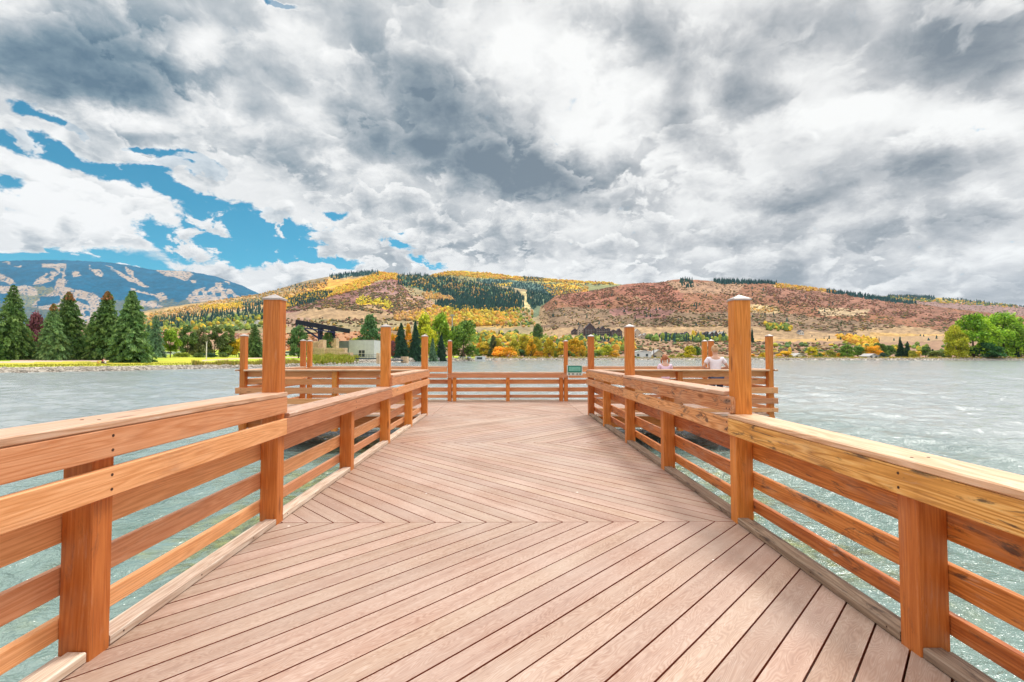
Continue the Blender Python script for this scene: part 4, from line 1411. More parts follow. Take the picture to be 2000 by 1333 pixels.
def tree(kind, px, basey, topy, wpx, Y, color, name, label, cat="tree", group=None, depth=None):
    p = at(px, basey, Y)
    z = float(ground_z(p.x, Y))
    top = at(px, topy, Y).z
    hgt = max(top - z, 1.)
    wid = wpx / 930 * Y
    root = empty(name, (p.x, Y, z - .03), rng.uniform(0, 6.28))
    root.scale = (1, 1, 1)
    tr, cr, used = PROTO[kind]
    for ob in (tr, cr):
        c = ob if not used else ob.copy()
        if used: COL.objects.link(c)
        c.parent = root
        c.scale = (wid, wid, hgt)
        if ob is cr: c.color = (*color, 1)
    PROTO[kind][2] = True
    tag(root, label, cat, group)
    return root


DG, DG2, BG = (.105, .20, .055), (.12, .23, .07), (.14, .25, .14)
YG, GR, GR2, YL, OR, BO = (.36, .42, .035), (.17, .30, .04), (.11, .22, .045), (.66, .50, .03), (.68, .40, .03), (.78, .40, .03)
OL = (.34, .36, .05)
G1 = "spruces on the left lawn"
SP, TR_ = "spruce_tree", "broadleaf_tree"
tree("spruce3", 22, 699, 557, 100, 92, DG, SP, "big dark spruce at the left edge of the picture on the lawn", group=G1)
tree("round1", 72, 694, 608, 42, 112, (.20, .07, .09), TR_, "purple leaved tree between two spruces at the far left")
tree("bush0", 55, 694, 640, 34, 118, (.45, .36, .05), TR_, "yellowish small tree half hidden behind the leftmost big spruce")
tree("spruce1", 102, 696, 594, 64, 94, (.17, .30, .11), SP, "pale green small spruce, left of the spruce with the narrow rusty top", group=G1)
tree("spruce2", 131, 703, 571, 76, 97, DG, SP, "dark spruce with a narrow rusty brown tip, third from the left", group=G1)
tree("spruce1", 178, 699, 622, 62, 104, DG2, SP, "bushy spruce tucked behind the left flank of a taller one", group=G1)
tree("spruce0", 207, 699, 570, 82, 99, DG, SP, "tall spruce directly behind the people sitting on the lawn", group=G1)
tree("spruce2", 255, 705, 568, 96, 92, DG2, SP, "widest tall spruce right of the people sitting on the lawn", group=G1)
tree("spruce3", 303, 693, 616, 46, 124, BG, SP, "smaller bluish spruce just right of the tall spruce group", group=G1)
tree("spruce2", 289, 693, 634, 30, 140, BG, SP, "slim grey green spruce peeping out behind the widest spruce", group=G1)
tree("round1", 333, 693, 642, 42, 128, (.22, .36, .035), TR_, "bright lime green round tree left of the row of dark pines")
for i, (px, top, w, k) in enumerate([(366, 634, 48, "pine0"), (392, 640, 40, "pine1"), (419, 635, 46, "pine0"), (446, 637, 40, "pine1")]):
    tree(k, px, 693, top, w, 140 + 3 * i, [(.13, .22, .06), (.18, .21, .08), (.14, .20, .06), (.18, .26, .07)][i], "pine_tree",
         ["dark bushy pine, first of the pine row behind the left lawn", "brownish open pine, second of the pine row behind the left lawn",
          "dark pine behind the thin lawn pole, third of the pine row", "olive green rounded pine, last of the row beside the platform post"][i], group="pines behind the left lawn")
tree("spruce3", 497, 692, 633, 52, 142, DG, SP, "dark spruce seen between the platform corner post and the tall near post")
tree("bush1", 522, 692, 650, 26, 146, YL, TR_, "yellow bush glimpsed just left of the tall near post")
tree("bush0", 462, 692, 648, 30, 150, YL, TR_, "yellow tree top peeping over the platform corner post")
tree("round0", 583, 692, 638, 46, 150, DG2, "pine_tree", "dark rounded pine under the left end of the black stage roof")
tree("bush0", 603, 690, 655, 30, 168, OR, TR_, "orange bush beneath the black stage roof", cat="bush")
tree("round0", 640, 692, 648, 26, 176, DG2, TR_, "dark green tree seen through the frame of the stage roof")
for i, (px, w, c) in enumerate([(356, 30, (.28, .36, .05)), (412, 26, (.05, .12, .07)), (436, 22, (.10, .17, .05)), (388, 22, (.13, .2, .05)), (476, 26, (.12, .18, .05))]):
    tree("bush1", px, 695, 684 + (i % 2), w, 134, c, "shrub", ["yellow green low shrub at the foot of the first dark pine", "low blue green hedge shrub right of the thin lawn pole",
         "small olive shrub beside the last pine of the row", "small green shrub left of the thin lawn pole", "low green shrub just right of the platform corner post"][i], cat="shrub", group="low shrubs under the pines")
# middle, around the stage and its right
tree("poplar1", 722, 697, 617, 62, 205, (.10, .22, .07), TR_, "tall dark green poplar left of the tall right-hand post of the left railing")
tree("bush1", 697, 697, 642, 50, 215, (.44, .46, .04), TR_, "lime yellow tree leaning behind the grey concrete building")
tree("bush0", 672, 697, 668, 40, 222, YL, TR_, "low yellow bushes behind the left part of the grey building", cat="bush")
tree("spruce2", 783, 698, 631, 34, 205, (.04, .10, .06), SP, "slender dark spruce just right of the tall post, beside an orange tree")
tree("spruce0", 811, 698, 628, 32, 212, (.04, .10, .06), SP, "slender dark spruce between an orange tree and a lime tree")
tree("bush0", 771, 697, 634, 26, 228, OR, TR_, "orange yellow tree left of the first slender spruce")
tree("poplar0", 797, 697, 636, 26, 230, OR, TR_, "orange tree squeezed between two slender dark spruces")
tree("bush1", 767, 697, 650, 20, 222, (.22, .08, .09), TR_, "dark purple bush right beside the second tall post", cat="bush")
tree("spruce1", 845, 701, 661, 26, 218, BG, SP, "short blue green spruce by the white fence at the water")
tree("spruce0", 862, 699, 655, 32, 226, (.035, .08, .05), SP, "short blackish spruce behind the blue green one")
tree("poplar0", 829, 698, 617, 62, 240, (.52, .56, .04), TR_, "yellow green poplar at the centre left, left of the brighter green one")
tree("round0", 858, 698, 614, 60, 246, (.28, .44, .04), TR_, "bright green tall poplar left of the thin street mast")
tree("round2", 905, 699, 626, 72, 250, (.19, .32, .05), TR_, "large green tree right of the thin street mast")
tree("poplar1", 886, 699, 640, 30, 256, (.12, .22, .09), TR_, "grey green tree directly beneath the thin street mast")
row = [
    (923, 684, 18, .46, .36, .10, "bush0"), (935, 680, 20, .30, .42, .05, "bush1"), (945, 668, 30, .52, .44, .04, "round1"), (958, 674, 26, .32, .34, .05, "bush1"),
    (936, 661, 22, .64, .42, .04, "poplar0"), (963, 655, 18, .10, .14, .06, "pine1"), (972, 661, 26, .50, .44, .04, "round0"),
    (1006, 662, 26, .46, .44, .04, "round1"), (1018, 676, 20, .10, .20, .06, "bush0"), (1024, 655, 30, .54, .48, .04, "round0"),
    (1037, 664, 26, .66, .46, .03, "poplar0"), (1047, 658, 26, .50, .46, .04, "round2"), (1052, 680, 20, .66, .38, .03, "bush1"),
    (1062, 672, 24, .22, .30, .05, "bush0"), (1072, 662, 26, .62, .48, .03, "round0"), (1085, 672, 22, .28, .36, .05, "bush1"),
    (1096, 668, 26, .60, .48, .04, "round1"), (1110, 680, 22, .16, .26, .06, "bush0"), (1121, 662, 34, .66, .47, .03, "round0"),
    (1136, 667, 22, .62, .44, .04, "poplar0"), (1146, 681, 26, .26, .34, .05, "bush1"), (1168, 676, 30, .34, .42, .05, "bush0"),
    (1184, 674, 26, .42, .46, .04, "round1"), (1199, 677, 22, .62, .44, .04, "bush1"), (1158, 683, 18, .12, .22, .07, "bush0"),
]
ordn = ["first", "second", "third", "fourth", "fifth", "sixth", "seventh", "eighth", "ninth", "tenth", "eleventh", "twelfth", "thirteenth", "fourteenth", "fifteenth",
        "sixteenth", "seventeenth", "eighteenth", "nineteenth", "twentieth", "twenty first", "twenty second", "twenty third", "twenty fourth", "twenty fifth", "twenty sixth"]


def cname(c):
    r, g, b = c
    if r > .6 and g < .43: return "orange"
    if r > .55: return "golden yellow"
    if r > .40 and g > .38: return "yellow green"
    if r > .24: return "lime green"
    if r > .14: return "mid green"
    return "dark green"


row.sort()
for i, (px, top, w, r, g, b, k) in enumerate(row):
    sh = "bush" if k.startswith("bush") else "tree"
    tree(k, px, 700, top, w * 1.12, 316 + (i * 7) % 16, (r, g, b), "shore_" + sh,
         f"{cname((r, g, b))} {sh} on the far shore, {ordn[i]} from the left in the central belt", cat=sh, group="trees and bushes along the far central shore")
tree("bush1", 984, 703, 667, 54, 309, (.80, .46, .03), "shore_bush", "large round brilliant orange bush at the water's edge straight ahead", cat="bush")
tree("round2", 1050, 652, 632, 26, 620, (.10, .20, .05), TR_, "dark green round tree alone on the dry slope above the shore belt")
rr = [
    (1236, 690, 12, GR2, "bush0"), (1312, 690, 12, OL, "bush1"), (1330, 686, 16, OL, "bush0"), (1347, 676, 24, (.56, .52, .03), "round0"), (1362, 676, 20, GR2, "round1"),
    (1450, 689, 16, OL, "bush1"), (1468, 688, 16, OR, "bush0"), (1490, 684, 16, YL, "bush1"), (1534, 681, 28, (.72, .52, .03), "bush0"),
    (1586, 677, 24, (.56, .52, .04), "round1"), (1597, 685, 16, GR2, "bush1"), (1606, 685, 16, YL, "bush0"), (1623, 684, 22, OL, "round2"), (1638, 685, 14, OR, "bush1"),
    (1655, 674, 30, GR, "round0"), (1676, 676, 28, (.14, .28, .05), "round1"), (1698, 681, 26, OL, "bush0"), (1718, 671, 30, (.14, .24, .05), "round0"), (1736, 675, 26, GR2, "round2"),
    (1706, 664, 30, (.72, .46, .03), "bush1"), (1792, 681, 18, YL, "bush0"), (1782, 678, 14, OL, "bush1"), (1808, 676, 22, GR2, "round1"), (1828, 679, 26, (.20, .26, .06), "bush0"), (1848, 681, 22, GR2, "bush1"),
]
rr.sort(key=lambda q: q[0])
for i, (px, top, w, c, k) in enumerate(rr):
    sh = "bush" if k.startswith("bush") else "tree"
    tree(k, px, 700.5, top, w * 1.12, 312 + (i * 5) % 14, c, "shore_" + sh, f"{cname(c)} {sh} on the far right shore, {ordn[i]} from the left there", cat=sh,
         group="trees and bushes along the far right shore")
tree("spruce0", 1759, 700, 661, 18, 322, (.03, .08, .045), SP, "dark spruce on the right shore, taller of a pair left of the big green trees")
tree("spruce2", 1773, 700, 667, 16, 318, (.03, .08, .045), SP, "dark spruce on the right shore, shorter of a pair left of the big green trees")
tree("spruce1", 1822, 700, 682, 18, 318, (.03, .09, .045), SP, "small dark spruce on the right shore just left of the big green trees")
tree("spruce1", 1724, 700, 688, 26, 304, (.07, .14, .09), SP, "low wide spruce before a low white house on the right shore")
tree("big0", 1868, 702, 637, 44, 300, (.44, .46, .03), TR_, "yellow tinged left flank tree of the big clump on the right shore")
tree("big1", 1902, 702, 615, 88, 306, (.30, .50, .03), TR_, "huge bright green cottonwood on the right shore, left half of the clump")
tree("big0", 1962, 702, 613, 84, 308, (.27, .46, .035), TR_, "huge bright green cottonwood on the right shore, right half of the clump")
tree("round0", 1930, 702, 668, 60, 298, (.06, .18, .05), TR_, "darker low tree in front of the two huge cottonwoods")
tree("big1", 2040, 702, 650, 60, 312, (.10, .20, .05), TR_, "dark green tree cut by the right edge of the picture")
tree("pine0", 1996, 702, 672, 26, 300, (.04, .09, .05), "pine_tree", "small dark pine at the foot of the right cottonwood by the edge")
tree("spruce2", 1469, 660, 641, 10, 640, (.03, .08, .05), SP, "tiny lone spruce on the dry slope right of the tall right post")

def rusty_tip(root):
    """cone-laden reddish top of a spruce"""
    rs = np.random.RandomState(6)
    cr = [c for c in COL.objects if c.parent == root and c.name.startswith("crown")][0]
    n = 300
    h = .885 + .11 * rs.uniform(0, 1, n) ** .8
    r_ = .5 * (1 - h) ** .68 * rs.uniform(.2, 1.15, n); a = rs.uniform(0, 6.283, n)
    C = np.stack([np.cos(a) * r_, np.sin(a) * r_, h - .03 * r_], 1)
    V = quads(C, np.stack([np.cos(a), np.sin(a), a * 0 + .4], 1), rs.uniform(.010, .022, n), rs, 1.5)
    o = np_mesh("cones", V.reshape(-1, 3), np.arange(n * 4).reshape(n, 4), M["leaf"], tint=np.repeat(rs.uniform(.2, .8, n), 4))
    o.parent = root; o.scale = cr.scale; o.color = (.34, .17, .06, 1)


for r_ in [q for q in COL.objects if q.get("label", "").startswith(("dark spruce with a narrow rusty", "tall spruce directly", "pale green small spruce"))]:
    rusty_tip(r_)

# ---- shore stones, reeds
def stones(name, pts, rs, smin, smax, mat):
    base = [(1, 0, 0), (-1, 0, 0), (0, 1, 0), (0, -1, 0), (0, 0, 1), (0, 0, -1), (.6, .6, .5), (-.6, .6, .5), (.6, -.6, .5), (-.6, -.6, .5)]
    base = np.array(base)
    # low-poly rounded stone: subdivided octahedron
    o = np.array([(1, 0, 0), (0, 1, 0), (-1, 0, 0), (0, -1, 0), (0, 0, 1), (0, 0, -1)], float)
    fs = [(0, 1, 4), (1, 2, 4), (2, 3, 4), (3, 0, 4), (1, 0, 5), (2, 1, 5), (3, 2, 5), (0, 3, 5)]
    vs_, ff, mid = list(map(tuple, o)), [], {}
    def mp(a, b):
        k = (min(a, b), max(a, b))
        if k not in mid:
            q = np.array(vs_[a]) + np.array(vs_[b]); q /= np.linalg.norm(q)
            mid[k] = len(vs_); vs_.append(tuple(q))
        return mid[k]
    for a, b, c in fs:
        x, y, z = mp(a, b), mp(b, c), mp(c, a)
        ff += [(a, x, z), (x, b, y), (z, y, c), (x, y, z)]
    B = np.array(vs_); Fb = np.array(ff)
    n = len(pts); pts = np.array(pts)
    s = rs.uniform(smin, smax, (n, 1, 1))
    V = B[None] * s * rs.uniform(.6, 1.2, (n, 1, 3)) * np.array([1.2, 1, .7]) * rs.uniform(.8, 1.15, (n, len(B), 1)) + pts[:, None]
    F = (Fb[None] + (np.arange(n) * len(B))[:, None, None]).reshape(-1, 3)
    g = rs.uniform(.20, .46, (n, 1)); c = np.concatenate([g * 1.05, g * .92, g * .76], 1)
    C = np.repeat(c[:, None], len(B), 1).reshape(-1, 3)
    ob = np_mesh(name, V.reshape(-1, 3), F, mat, C)
    tag(ob, kind="stuff")
    return ob


rs_ = np.random.RandomState(3)
M["stone"] = land_material("bank_stone", .05, 1.4, .85, .35)
pts = []
for k in range(2600):
    px = rs_.uniform(-250, 640); d = rs_.uniform(.2, 3.2)
    Y = float(interp(px, SHORE)) + d
    X = (px - 992) / 930 * Y
    pts.append((X, Y, float(ground_z(X, Y)) + .02))
stones("shore_rocks", pts, rs_, .14, .38, M["stone"])
pts = []
for k in range(3600):
    px = rs_.uniform(640, 2150); d = rs_.uniform(.4, 9.)
    Y = float(interp(px, SHORE)) + d
    X = (px - 992) / 930 * Y
    pts.append((X, Y, float(ground_z(X, Y)) + .05))
stones("far_shore_rocks", pts, rs_, .3, .8, M["stone"])

def reeds(name, region, n, h, cols, wid=.05):
    VV, CC = [], []
    k = 0
    while k < n:
        px = rs_.uniform(region[0], region[1]); d = rs_.uniform(region[2], region[3])
        Y = float(interp(px, SHORE)) + d; X = (px - 992) / 930 * Y; z = float(ground_z(X, Y))
        a = rs_.uniform(0, 3.14); hh = h * rs_.uniform(.4, 1.1) * (.35 + 1.2 * float(vnoise(X / 2.5, Y / 2.5, 8))); w = wid * rs_.uniform(.6, 1.6)
        lx, ly = rs_.normal() * hh * .25, rs_.normal() * hh * .25
        dx, dy = math.cos(a) * w, math.sin(a) * w
        VV.append([(X - dx, Y - dy, z - .05), (X + dx, Y + dy, z - .05), (X + lx + dx * .4, Y + ly + dy * .4, z + hh), (X + lx - dx * .4, Y + ly - dy * .4, z + hh * .95)])
        CC += [cols[rs_.randint(len(cols))]] * 4
        k += 1
    V = np.array(VV).reshape(-1, 3)
    ob = np_mesh(name, V, np.arange(len(V)).reshape(-1, 4), M["far_leaf"], np.array(CC) * rs_.uniform(.7, 1.3, (len(CC), 1)))
    tag(ob, kind="stuff")


reeds("tall_grass", (614, 700, 1.5, 14), 9000, 1.5, [(.42, .42, .05), (.30, .36, .05), (.52, .44, .10), (.36, .40, .04)], .12)
reeds("bank_grass", (380, 640, 3, 7), 5000, .7, [(.42, .36, .06), (.28, .30, .05), (.46, .34, .10)], .07)
reeds("lawn_edge_grass", (-300, 400, 4, 9), 3000, .22, [(.36, .38, .05), (.42, .38, .06)], .06)
reeds("far_bank_grass", (950, 2150, 5, 16), 9000, 1.0, [(.46, .38, .06), (.40, .40, .06), (.52, .36, .10)], .2)
# ================================================================== BUILDINGS AND SMALL THINGS
M["concrete"] = simple("pale_concrete", (.56, .58, .55), .8, nscale=.8, noise_amt=.12)
M["concrete_d"] = simple("shaded_concrete", (.30, .34, .34), .8, nscale=.8, noise_amt=.12)
M["sandstone"] = simple("sandstone", (.60, .42, .26), .85, nscale=1.5, noise_amt=.25, bmp=.5)
M["glass"] = simple("window_glass", (.03, .05, .06), .08, 0, .8)
M["white_paint"] = simple("white_paint", (.75, .74, .72), .6, nscale=2)
M["brown_wall"] = simple("dark_brown_wall", (.085, .06, .07), .8)
M["dark_roof"] = simple("dark_roof", (.07, .055, .065), .7)
M["grey_roof"] = simple("grey_roof", (.42, .40, .38), .7)
M["tan_wall"] = simple("tan_wall", (.58, .47, .38), .8)
M["dark_blue"] = simple("blue_black_steel", (.03, .06, .09), .4)


def bplace(px, Y, basey=None):
    p = at(px, 697, Y)
    return Vector((p.x, Y, float(ground_z(p.x, Y)) if basey is None else at(px, basey, Y).z))


def wm(px0, px1, Y):
    return (px1 - px0) / 930 * Y


# stage roof: sloping black truss roof on posts
Ys = 178
def S(px, py, dy=0): return at(px, py, Ys + dy)
st = empty("stage_canopy", (S(620, 697).x, Ys, S(620, 697).z))
tag(st, "black sloping stage roof on steel posts with slanted struts, left of the grey building", "stage roof")
org = Vector(st.location)
def sub(mb, name, mat, parent=st):
    mb.v = [tuple(Vector(q) - org) for q in mb.v]
    return mb.build(name, mat, parent)
mb = MB(); mb.board(S(577, 629, -3) + Vector((0, 7, 0)), S(659, 643.5, -3) + Vector((0, 7, 0)), 14, 1.7); sub(mb, "roof_deck", M["black_steel"])
mb = MB()
for dy in (-2.8, 0, 10.8):
    mb.board(S(578, 638.5, dy), S(655, 650, dy), .35, .45)
    for k in range(8):
        mb.board(S(579 + 10.5 * k, 630 + 1.9 * k, dy), S(579 + 10.5 * k, 638.6 + 1.55 * k, dy), .3, .3, up=(0, 1, 0))
    for k in range(7):
        a, b_ = k / 7, (k + 1) / 7
        mb.board(S(578 + 79 * a, 627.5 + 14 * a, dy), S(578 + 79 * b_, 632.5 + 12.5 * b_, dy), .1, .1)
sub(mb, "roof_truss", M["navy_steel"])
for px, dy in ((624, 0), (648, 0), (652, 9), (628, 9)):
    mb = MB(); mb.board(S(px, 637, dy), Vector((S(px, 637, dy).x, Ys + dy, org.z - .5)), .85, .85, up=(0, 1, 0)); sub(mb, "post", M["navy_steel"])
mb = MB(); mb.board(S(580, 634, 0), S(646, 676, 0), .6, .6, up=(0, 1, 0)); sub(mb, "strut", M["navy_steel"])
mb = MB(); mb.board(S(600, 636, 0), S(646, 666, 0), .4, .4, up=(0, 1, 0)); sub(mb, "strut", M["navy_steel"])
mb = MB(); mb.box(tuple(S(645, 676, 3)), tuple(S(655, 643, 4))); sub(mb, "rear_panel", M["navy_steel"])

# sandstone terrace blocks
def block(px0, px1, y0, y1, Y, label, dep=3.):
    a = at(px0, y1, Y); b = at(px1, y0, Y)
    g = float(ground_z((a.x + b.x) / 2, Y))
    z0 = min(a.z, g) - .4
    r = MB()
    h = b.z - z0
    r.v, r.f = [], []
    n = max(1, int((b.x - a.x) / 1.3)); rows = max(1, int(h / .8))
    base = Vector(((a.x + b.x) / 2, Y, z0))
    for j in range(rows):
        for i in range(n):
            x0 = (b.x - a.x) * (i / n - .5); x1 = (b.x - a.x) * ((i + 1) / n - .5)
            zz0, zz1 = h * j / rows, h * (j + 1) / rows
            q = rng.uniform(0, .06)
            r.board((x0 + .01, dep / 2 - q, (zz0 + zz1) / 2), (x1 - .01, dep / 2 - q, (zz0 + zz1) / 2), dep, zz1 - zz0 - .02, ch=.05)
    o = r.build("sandstone_block", M["sandstone"]); o.location = base
    tag(o, label, "stone wall", "sandstone walls by the stage")
    return o


block(605, 622, 667, 684, 160, "pale sandstone wall left of the black stage roof posts")
block(622, 631, 664, 694, 158, "narrow tall sandstone pier under the stage roof")
block(612, 634, 680, 690, 155, "low sandstone wall beneath the narrow sandstone pier")
block(634, 673, 680, 694, 156, "long sandstone wall in front of the stage")
block(662, 684, 689, 703, 150, "sandstone abutment at the left end of the footbridge")
block(646, 657, 661, 684, 176, "grey tinted stone column behind the stage posts")
block(735, 741, 690, 704, 152, "sandstone abutment at the right end of the footbridge")
block(783, 795, 697, 706, 168, "sandstone end block of the farther footbridge")

# grey box building
Yg_ = 186
a, b = at(681, 700, Yg_), at(731, 665, Yg_)
gz0 = float(ground_z((a.x + b.x) / 2, Yg_)) - .3
gb = empty("grey_building", ((a.x + b.x) / 2, Yg_, gz0))
tag(gb, "plain grey concrete box building with one dark window, right of the stage", "building")
hw, hh = (b.x - a.x) / 2, b.z - gz0
mb = MB(); mb.box((-hw, 0, 0), (hw, 9, hh)); mb.build("wall", M["concrete"], gb)
mb = MB(); mb.box((-hw - .05, -.05, hh), (hw + .05, 9.05, hh + .12)); mb.build("roof", M["grey_roof"], gb)
x0 = at(658, 697, Yg_).x - gb.location.x
mb = MB(); mb.box((x0, 1.5, 0), (-hw - .02, 8, hh * .97)); mb.build("side_wing", M["concrete_d"], gb)
wx0, wx1 = at(700, 697, Yg_).x - gb.location.x, at(713, 697, Yg_).x - gb.location.x
wz0, wz1 = at(700, 698, Yg_).z - gz0, at(700, 684, Yg_).z - gz0
mb = MB(); mb.box((wx0 + .1, -.06, wz0), (wx1 - .1, -.02, wz1 - .1)); wpane = mb.build("window", M["glass"], gb)
mb = MB()
for q in (wx0, (wx0 + wx1) / 2 - .05, wx1 - .1): mb.box((q, -.12, wz0), (q + .1, -.065, wz1))
for q in (wz0, (wz0 + wz1) / 2, wz1 - .1): mb.box((wx0 + .105, -.11, q), ((wx0 + wx1) / 2 - .055, -.07, q + .1)); mb.box(((wx0 + wx1) / 2 + .055, -.11, q), (wx1 - .105, -.07, q + .1))
mb.build("window_frame", M["white_paint"], wpane)

# footbridges
def bridge(px0, px1, y, Y, label):
    a, b = at(px0, y, Y), at(px1, y, Y)
    r = empty("footbridge", ((a.x + b.x) / 2, Y, a.z))
    tag(r, label, "footbridge", "footbridges at the lake inlet")
    w = (b.x - a.x) / 2
    mb = MB(); mb.box((-w, 0, -.35), (w, 2.4, 0)); mb.build("deck", M["dark_blue"], r)
    mb = MB()
    for yy in (.05, 2.3):
        for q in np.linspace(-w, w, 9): mb.board((q, yy, .003), (q, yy, 1.1), .07, .07, up=(0, 1, 0))
        mb.board((-w, yy, 1.13), (w, yy, 1.13), .08, .06); mb.board((-w, yy + .08, .6), (w, yy + .08, .6), .04, .04)
    mb.build("handrail", M["dark_blue"], r)


bridge(683, 735, 700, 153, "dark blue steel footbridge in front of the grey building")
bridge(760, 785, 703, 166, "farther dark footbridge seen just right of the second tall post")

# thin masts
def mast(name, px, topy, basey, Y, label, cat, arm=False, col="white_paint"):
    g = bplace(px, Y); top = at(px, topy, Y).z
    r = empty(name, tuple(g)); tag(r, label, cat)
    mb = MB(); mb.tube([(0, 0, -.2), (0, 0, top - g.z)], .11 if Y < 200 else .3, 8); mb.build("pole", M[col], r, smooth=True)
    mb = MB()
    if arm:
        w = 5 / 930 * Y
        mb.board((-w, 0, top - g.z + .1), (w, 0, top - g.z + .1), 1., .35)
        mb.board((-w * .6, 0, top - g.z + .5), (w * .6, 0, top - g.z + .5), .5, .3)
        mb.build("lamp_head", M["grey_roof"], r)
    else:
        mb.box((-.16, -.16, top - g.z + .01), (.16, .16, top - g.z + .2)); mb.build("lamp_head", M["grey_roof"], r)


mast("lamp_post", 403, 669, 703, 112, "thin pale pole standing on the left lawn in front of the pines", "lamp post")
mast("floodlight_mast", 883, 617, 690, 262, "tall thin mast with a wide flat head above the green trees", "light mast", True, "grey_roof")
mast("flag_pole", 1277, 680, 700, 312, "thin dark pole in front of the long white building", "pole", False, "dark_roof")


# houses
def house(px0, px1, basey, topy, Y, label, wall="brown_wall", roof="dark_roof", gables=1, dep=12, name="house", eave=.55, group=None, win=True):
    if Y > 400:
        cx_, cy_ = np.array([(px0 + px1) / 2.]), np.array([float(basey)])
        cand = [q(cx_, cy_) for q in (drop_ground, lambda u, v: drop(H, u, v), lambda u, v: drop(RH, u, v))]
        cand = [float(q[1][0]) for q in cand if q[3][0]]
        Y = min(cand) if cand else Y
    a, b = at(px0, basey, Y), at(px1, topy, Y)
    z0 = a.z - 1.2
    r = empty(name, ((a.x + b.x) / 2, Y, z0)); tag(r, label, "house" if name == "house" else "building", group)
    w = (b.x - a.x); h = b.z - z0; we = 1.2 + (h - 1.2) * eave; dep = min(dep, w * 1.2)
    mb = MB(); mb.box((-w / 2, 0, 0), (w / 2, dep, we))
    sw = w / gables
    for k in range(gables):
        x0 = -w / 2 + k * sw; x1 = x0 + sw; xm = (x0 + x1) / 2; hk = h * (1 if gables == 1 else (.86, 1, .8, .92)[k % 4])
        mb.poly([(x0, -.02, we), (x1, -.02, we), (xm, -.02, hk - .25)])
    mb.build("wall", M[wall], r)
    mb = MB()
    for k in range(gables):
        x0 = -w / 2 + k * sw; x1 = x0 + sw; xm = (x0 + x1) / 2; hk = h * (1 if gables == 1 else (.86, 1, .8, .92)[k % 4])
        t = .35; o = .7
        sl = (hk - we) / (sw / 2)
        for s in (-1, 1):
            e = xm + s * (sw / 2 + o * .6); ze = we - sl * o * .6
            P0 = [(xm, -o, hk), (e, -o, ze), (e, dep + o, ze), (xm, dep + o, hk)]
            P1 = [(p[0], p[1], p[2] + t) for p in P0]
            for f in ((P0[0], P0[1], P1[1], P1[0]), (P0[1], P0[2], P1[2], P1[1]), tuple(P1), tuple(P0[::-1]), (P0[2], P0[3], P1[3], P1[2])): mb.poly(f)
    mb.build("roof", M[roof], r)
    if name == "lodge":
        for zz in ((.36, .66) if h > 9 else (.5,)):
            fb = MB(); z1 = 1.2 + (we - 1.2) * zz
            fb.box((-w * .42, -.9, z1), (w * .42, -.03, z1 + .22)); fb.build("balcony", M["tan_wall"], r)
    if win:
        nwx = max(2, min(7, int(w / 4))); nwz = max(1, min(4, int(we / 3.4)))
        for i in range(nwx):
            for j in range(nwz):
                cx = -w / 2 + (i + .5) * w / nwx; cz = 1.2 + (j + .5) * (we - 1.2) / nwz
                if nwx * nwz > 40: continue
                fb = MB(); fb.box((cx - .75, -.10, cz - .85), (cx + .75, -.025, cz + .85)); fo = fb.build("window", M["glass"], r)
                fb = MB(); fb.box((cx - .95, -.13, cz + .855), (cx + .95, -.02, cz + 1.02)); fb.build("lintel", M["white_paint"], fo); fb = MB(); fb.box((cx - .95, -.13, cz - 1.02), (cx + .95, -.02, cz - .855)); fb.build("sill", M["white_paint"], fo)
    return r


Yl = 640
house(1142, 1163, 656, 631.5, Yl, "dark brown lodge with a big gable, largest building on the slope", gables=1, dep=18, name="lodge", eave=.55)
house(1129, 1141, 655, 634, Yl - 6, "pale fronted gabled wing at the left of the big dark lodge", wall="tan_wall", dep=14, name="lodge", eave=.5)
house(1117, 1129, 654, 642, Yl + 6, "low dark wing at the far left of the lodge", dep=12, name="lodge", eave=.6)
house(1164, 1192, 656, 637.5, Yl + 3, "long dark brown lodge wing with two gables right of the big gable", gables=3, dep=14, name="lodge", eave=.68)
house(1193, 1215, 657, 642, Yl, "dark lodge end with small gables just left of a tall post", gables=2, dep=12, name="lodge", eave=.6)
GH = "townhouses on the slope behind the lake"
for i, (a, b, by, ty, n) in enumerate([(1238, 1252, 660, 643, 1), (1250, 1264, 663, 651, 2), (1290, 1306, 660, 649, 2), (1308, 1326, 660, 650, 2), (1328, 1346, 661, 648.5, 2), (1372, 1386, 660, 648, 2), (1387, 1402, 661, 646, 2), (1403, 1416, 661, 648, 2)]):
    house(a, b, by, ty, 600 + 8 * (i % 3), ["white gabled house right of the tall post on the slope", "twin gabled pale roofed house below the white gabled one",
          "dark twin gabled townhouse, first of the terrace behind blue green trees", "dark twin gabled townhouse, second of the terrace behind blue green trees",
          "dark twin gabled townhouse, last before the yellow tree", "dark townhouse just right of the yellow tree on the slope", "middle dark townhouse left of the tall right post",
          "dark townhouse nearest the tall right post"][i], wall="tan_wall" if i < 2 else "brown_wall", roof="grey_roof" if i in (0, 1, 6, 7) else "dark_roof", gables=n, dep=10, eave=.55, group=GH)
house(1238, 1272, 700, 686, 312, "long low white building with dark openings on the far shore", wall="white_paint", roof="white_paint", gables=1, dep=10, name="pavilion", eave=.86)
house(1273, 1300, 700, 684, 318, "pale pink gabled building on the far shore behind the girl", wall="tan_wall", roof="grey_roof", dep=10, name="pavilion", eave=.35)
house(1551, 1575, 700, 691, 318, "low house with pale hipped roof left of yellow bushes on the right shore", wall="white_paint", roof="grey_roof", dep=8, eave=.4)
house(1697, 1716, 701, 692, 300, "low pale house behind a spreading spruce on the right shore", wall="white_paint", roof="grey_roof", dep=8, eave=.5)
house(1640, 1674, 654, 648, 640, "long low dark roofed ranch house on the dry slope", wall="tan_wall", dep=10, eave=.6)
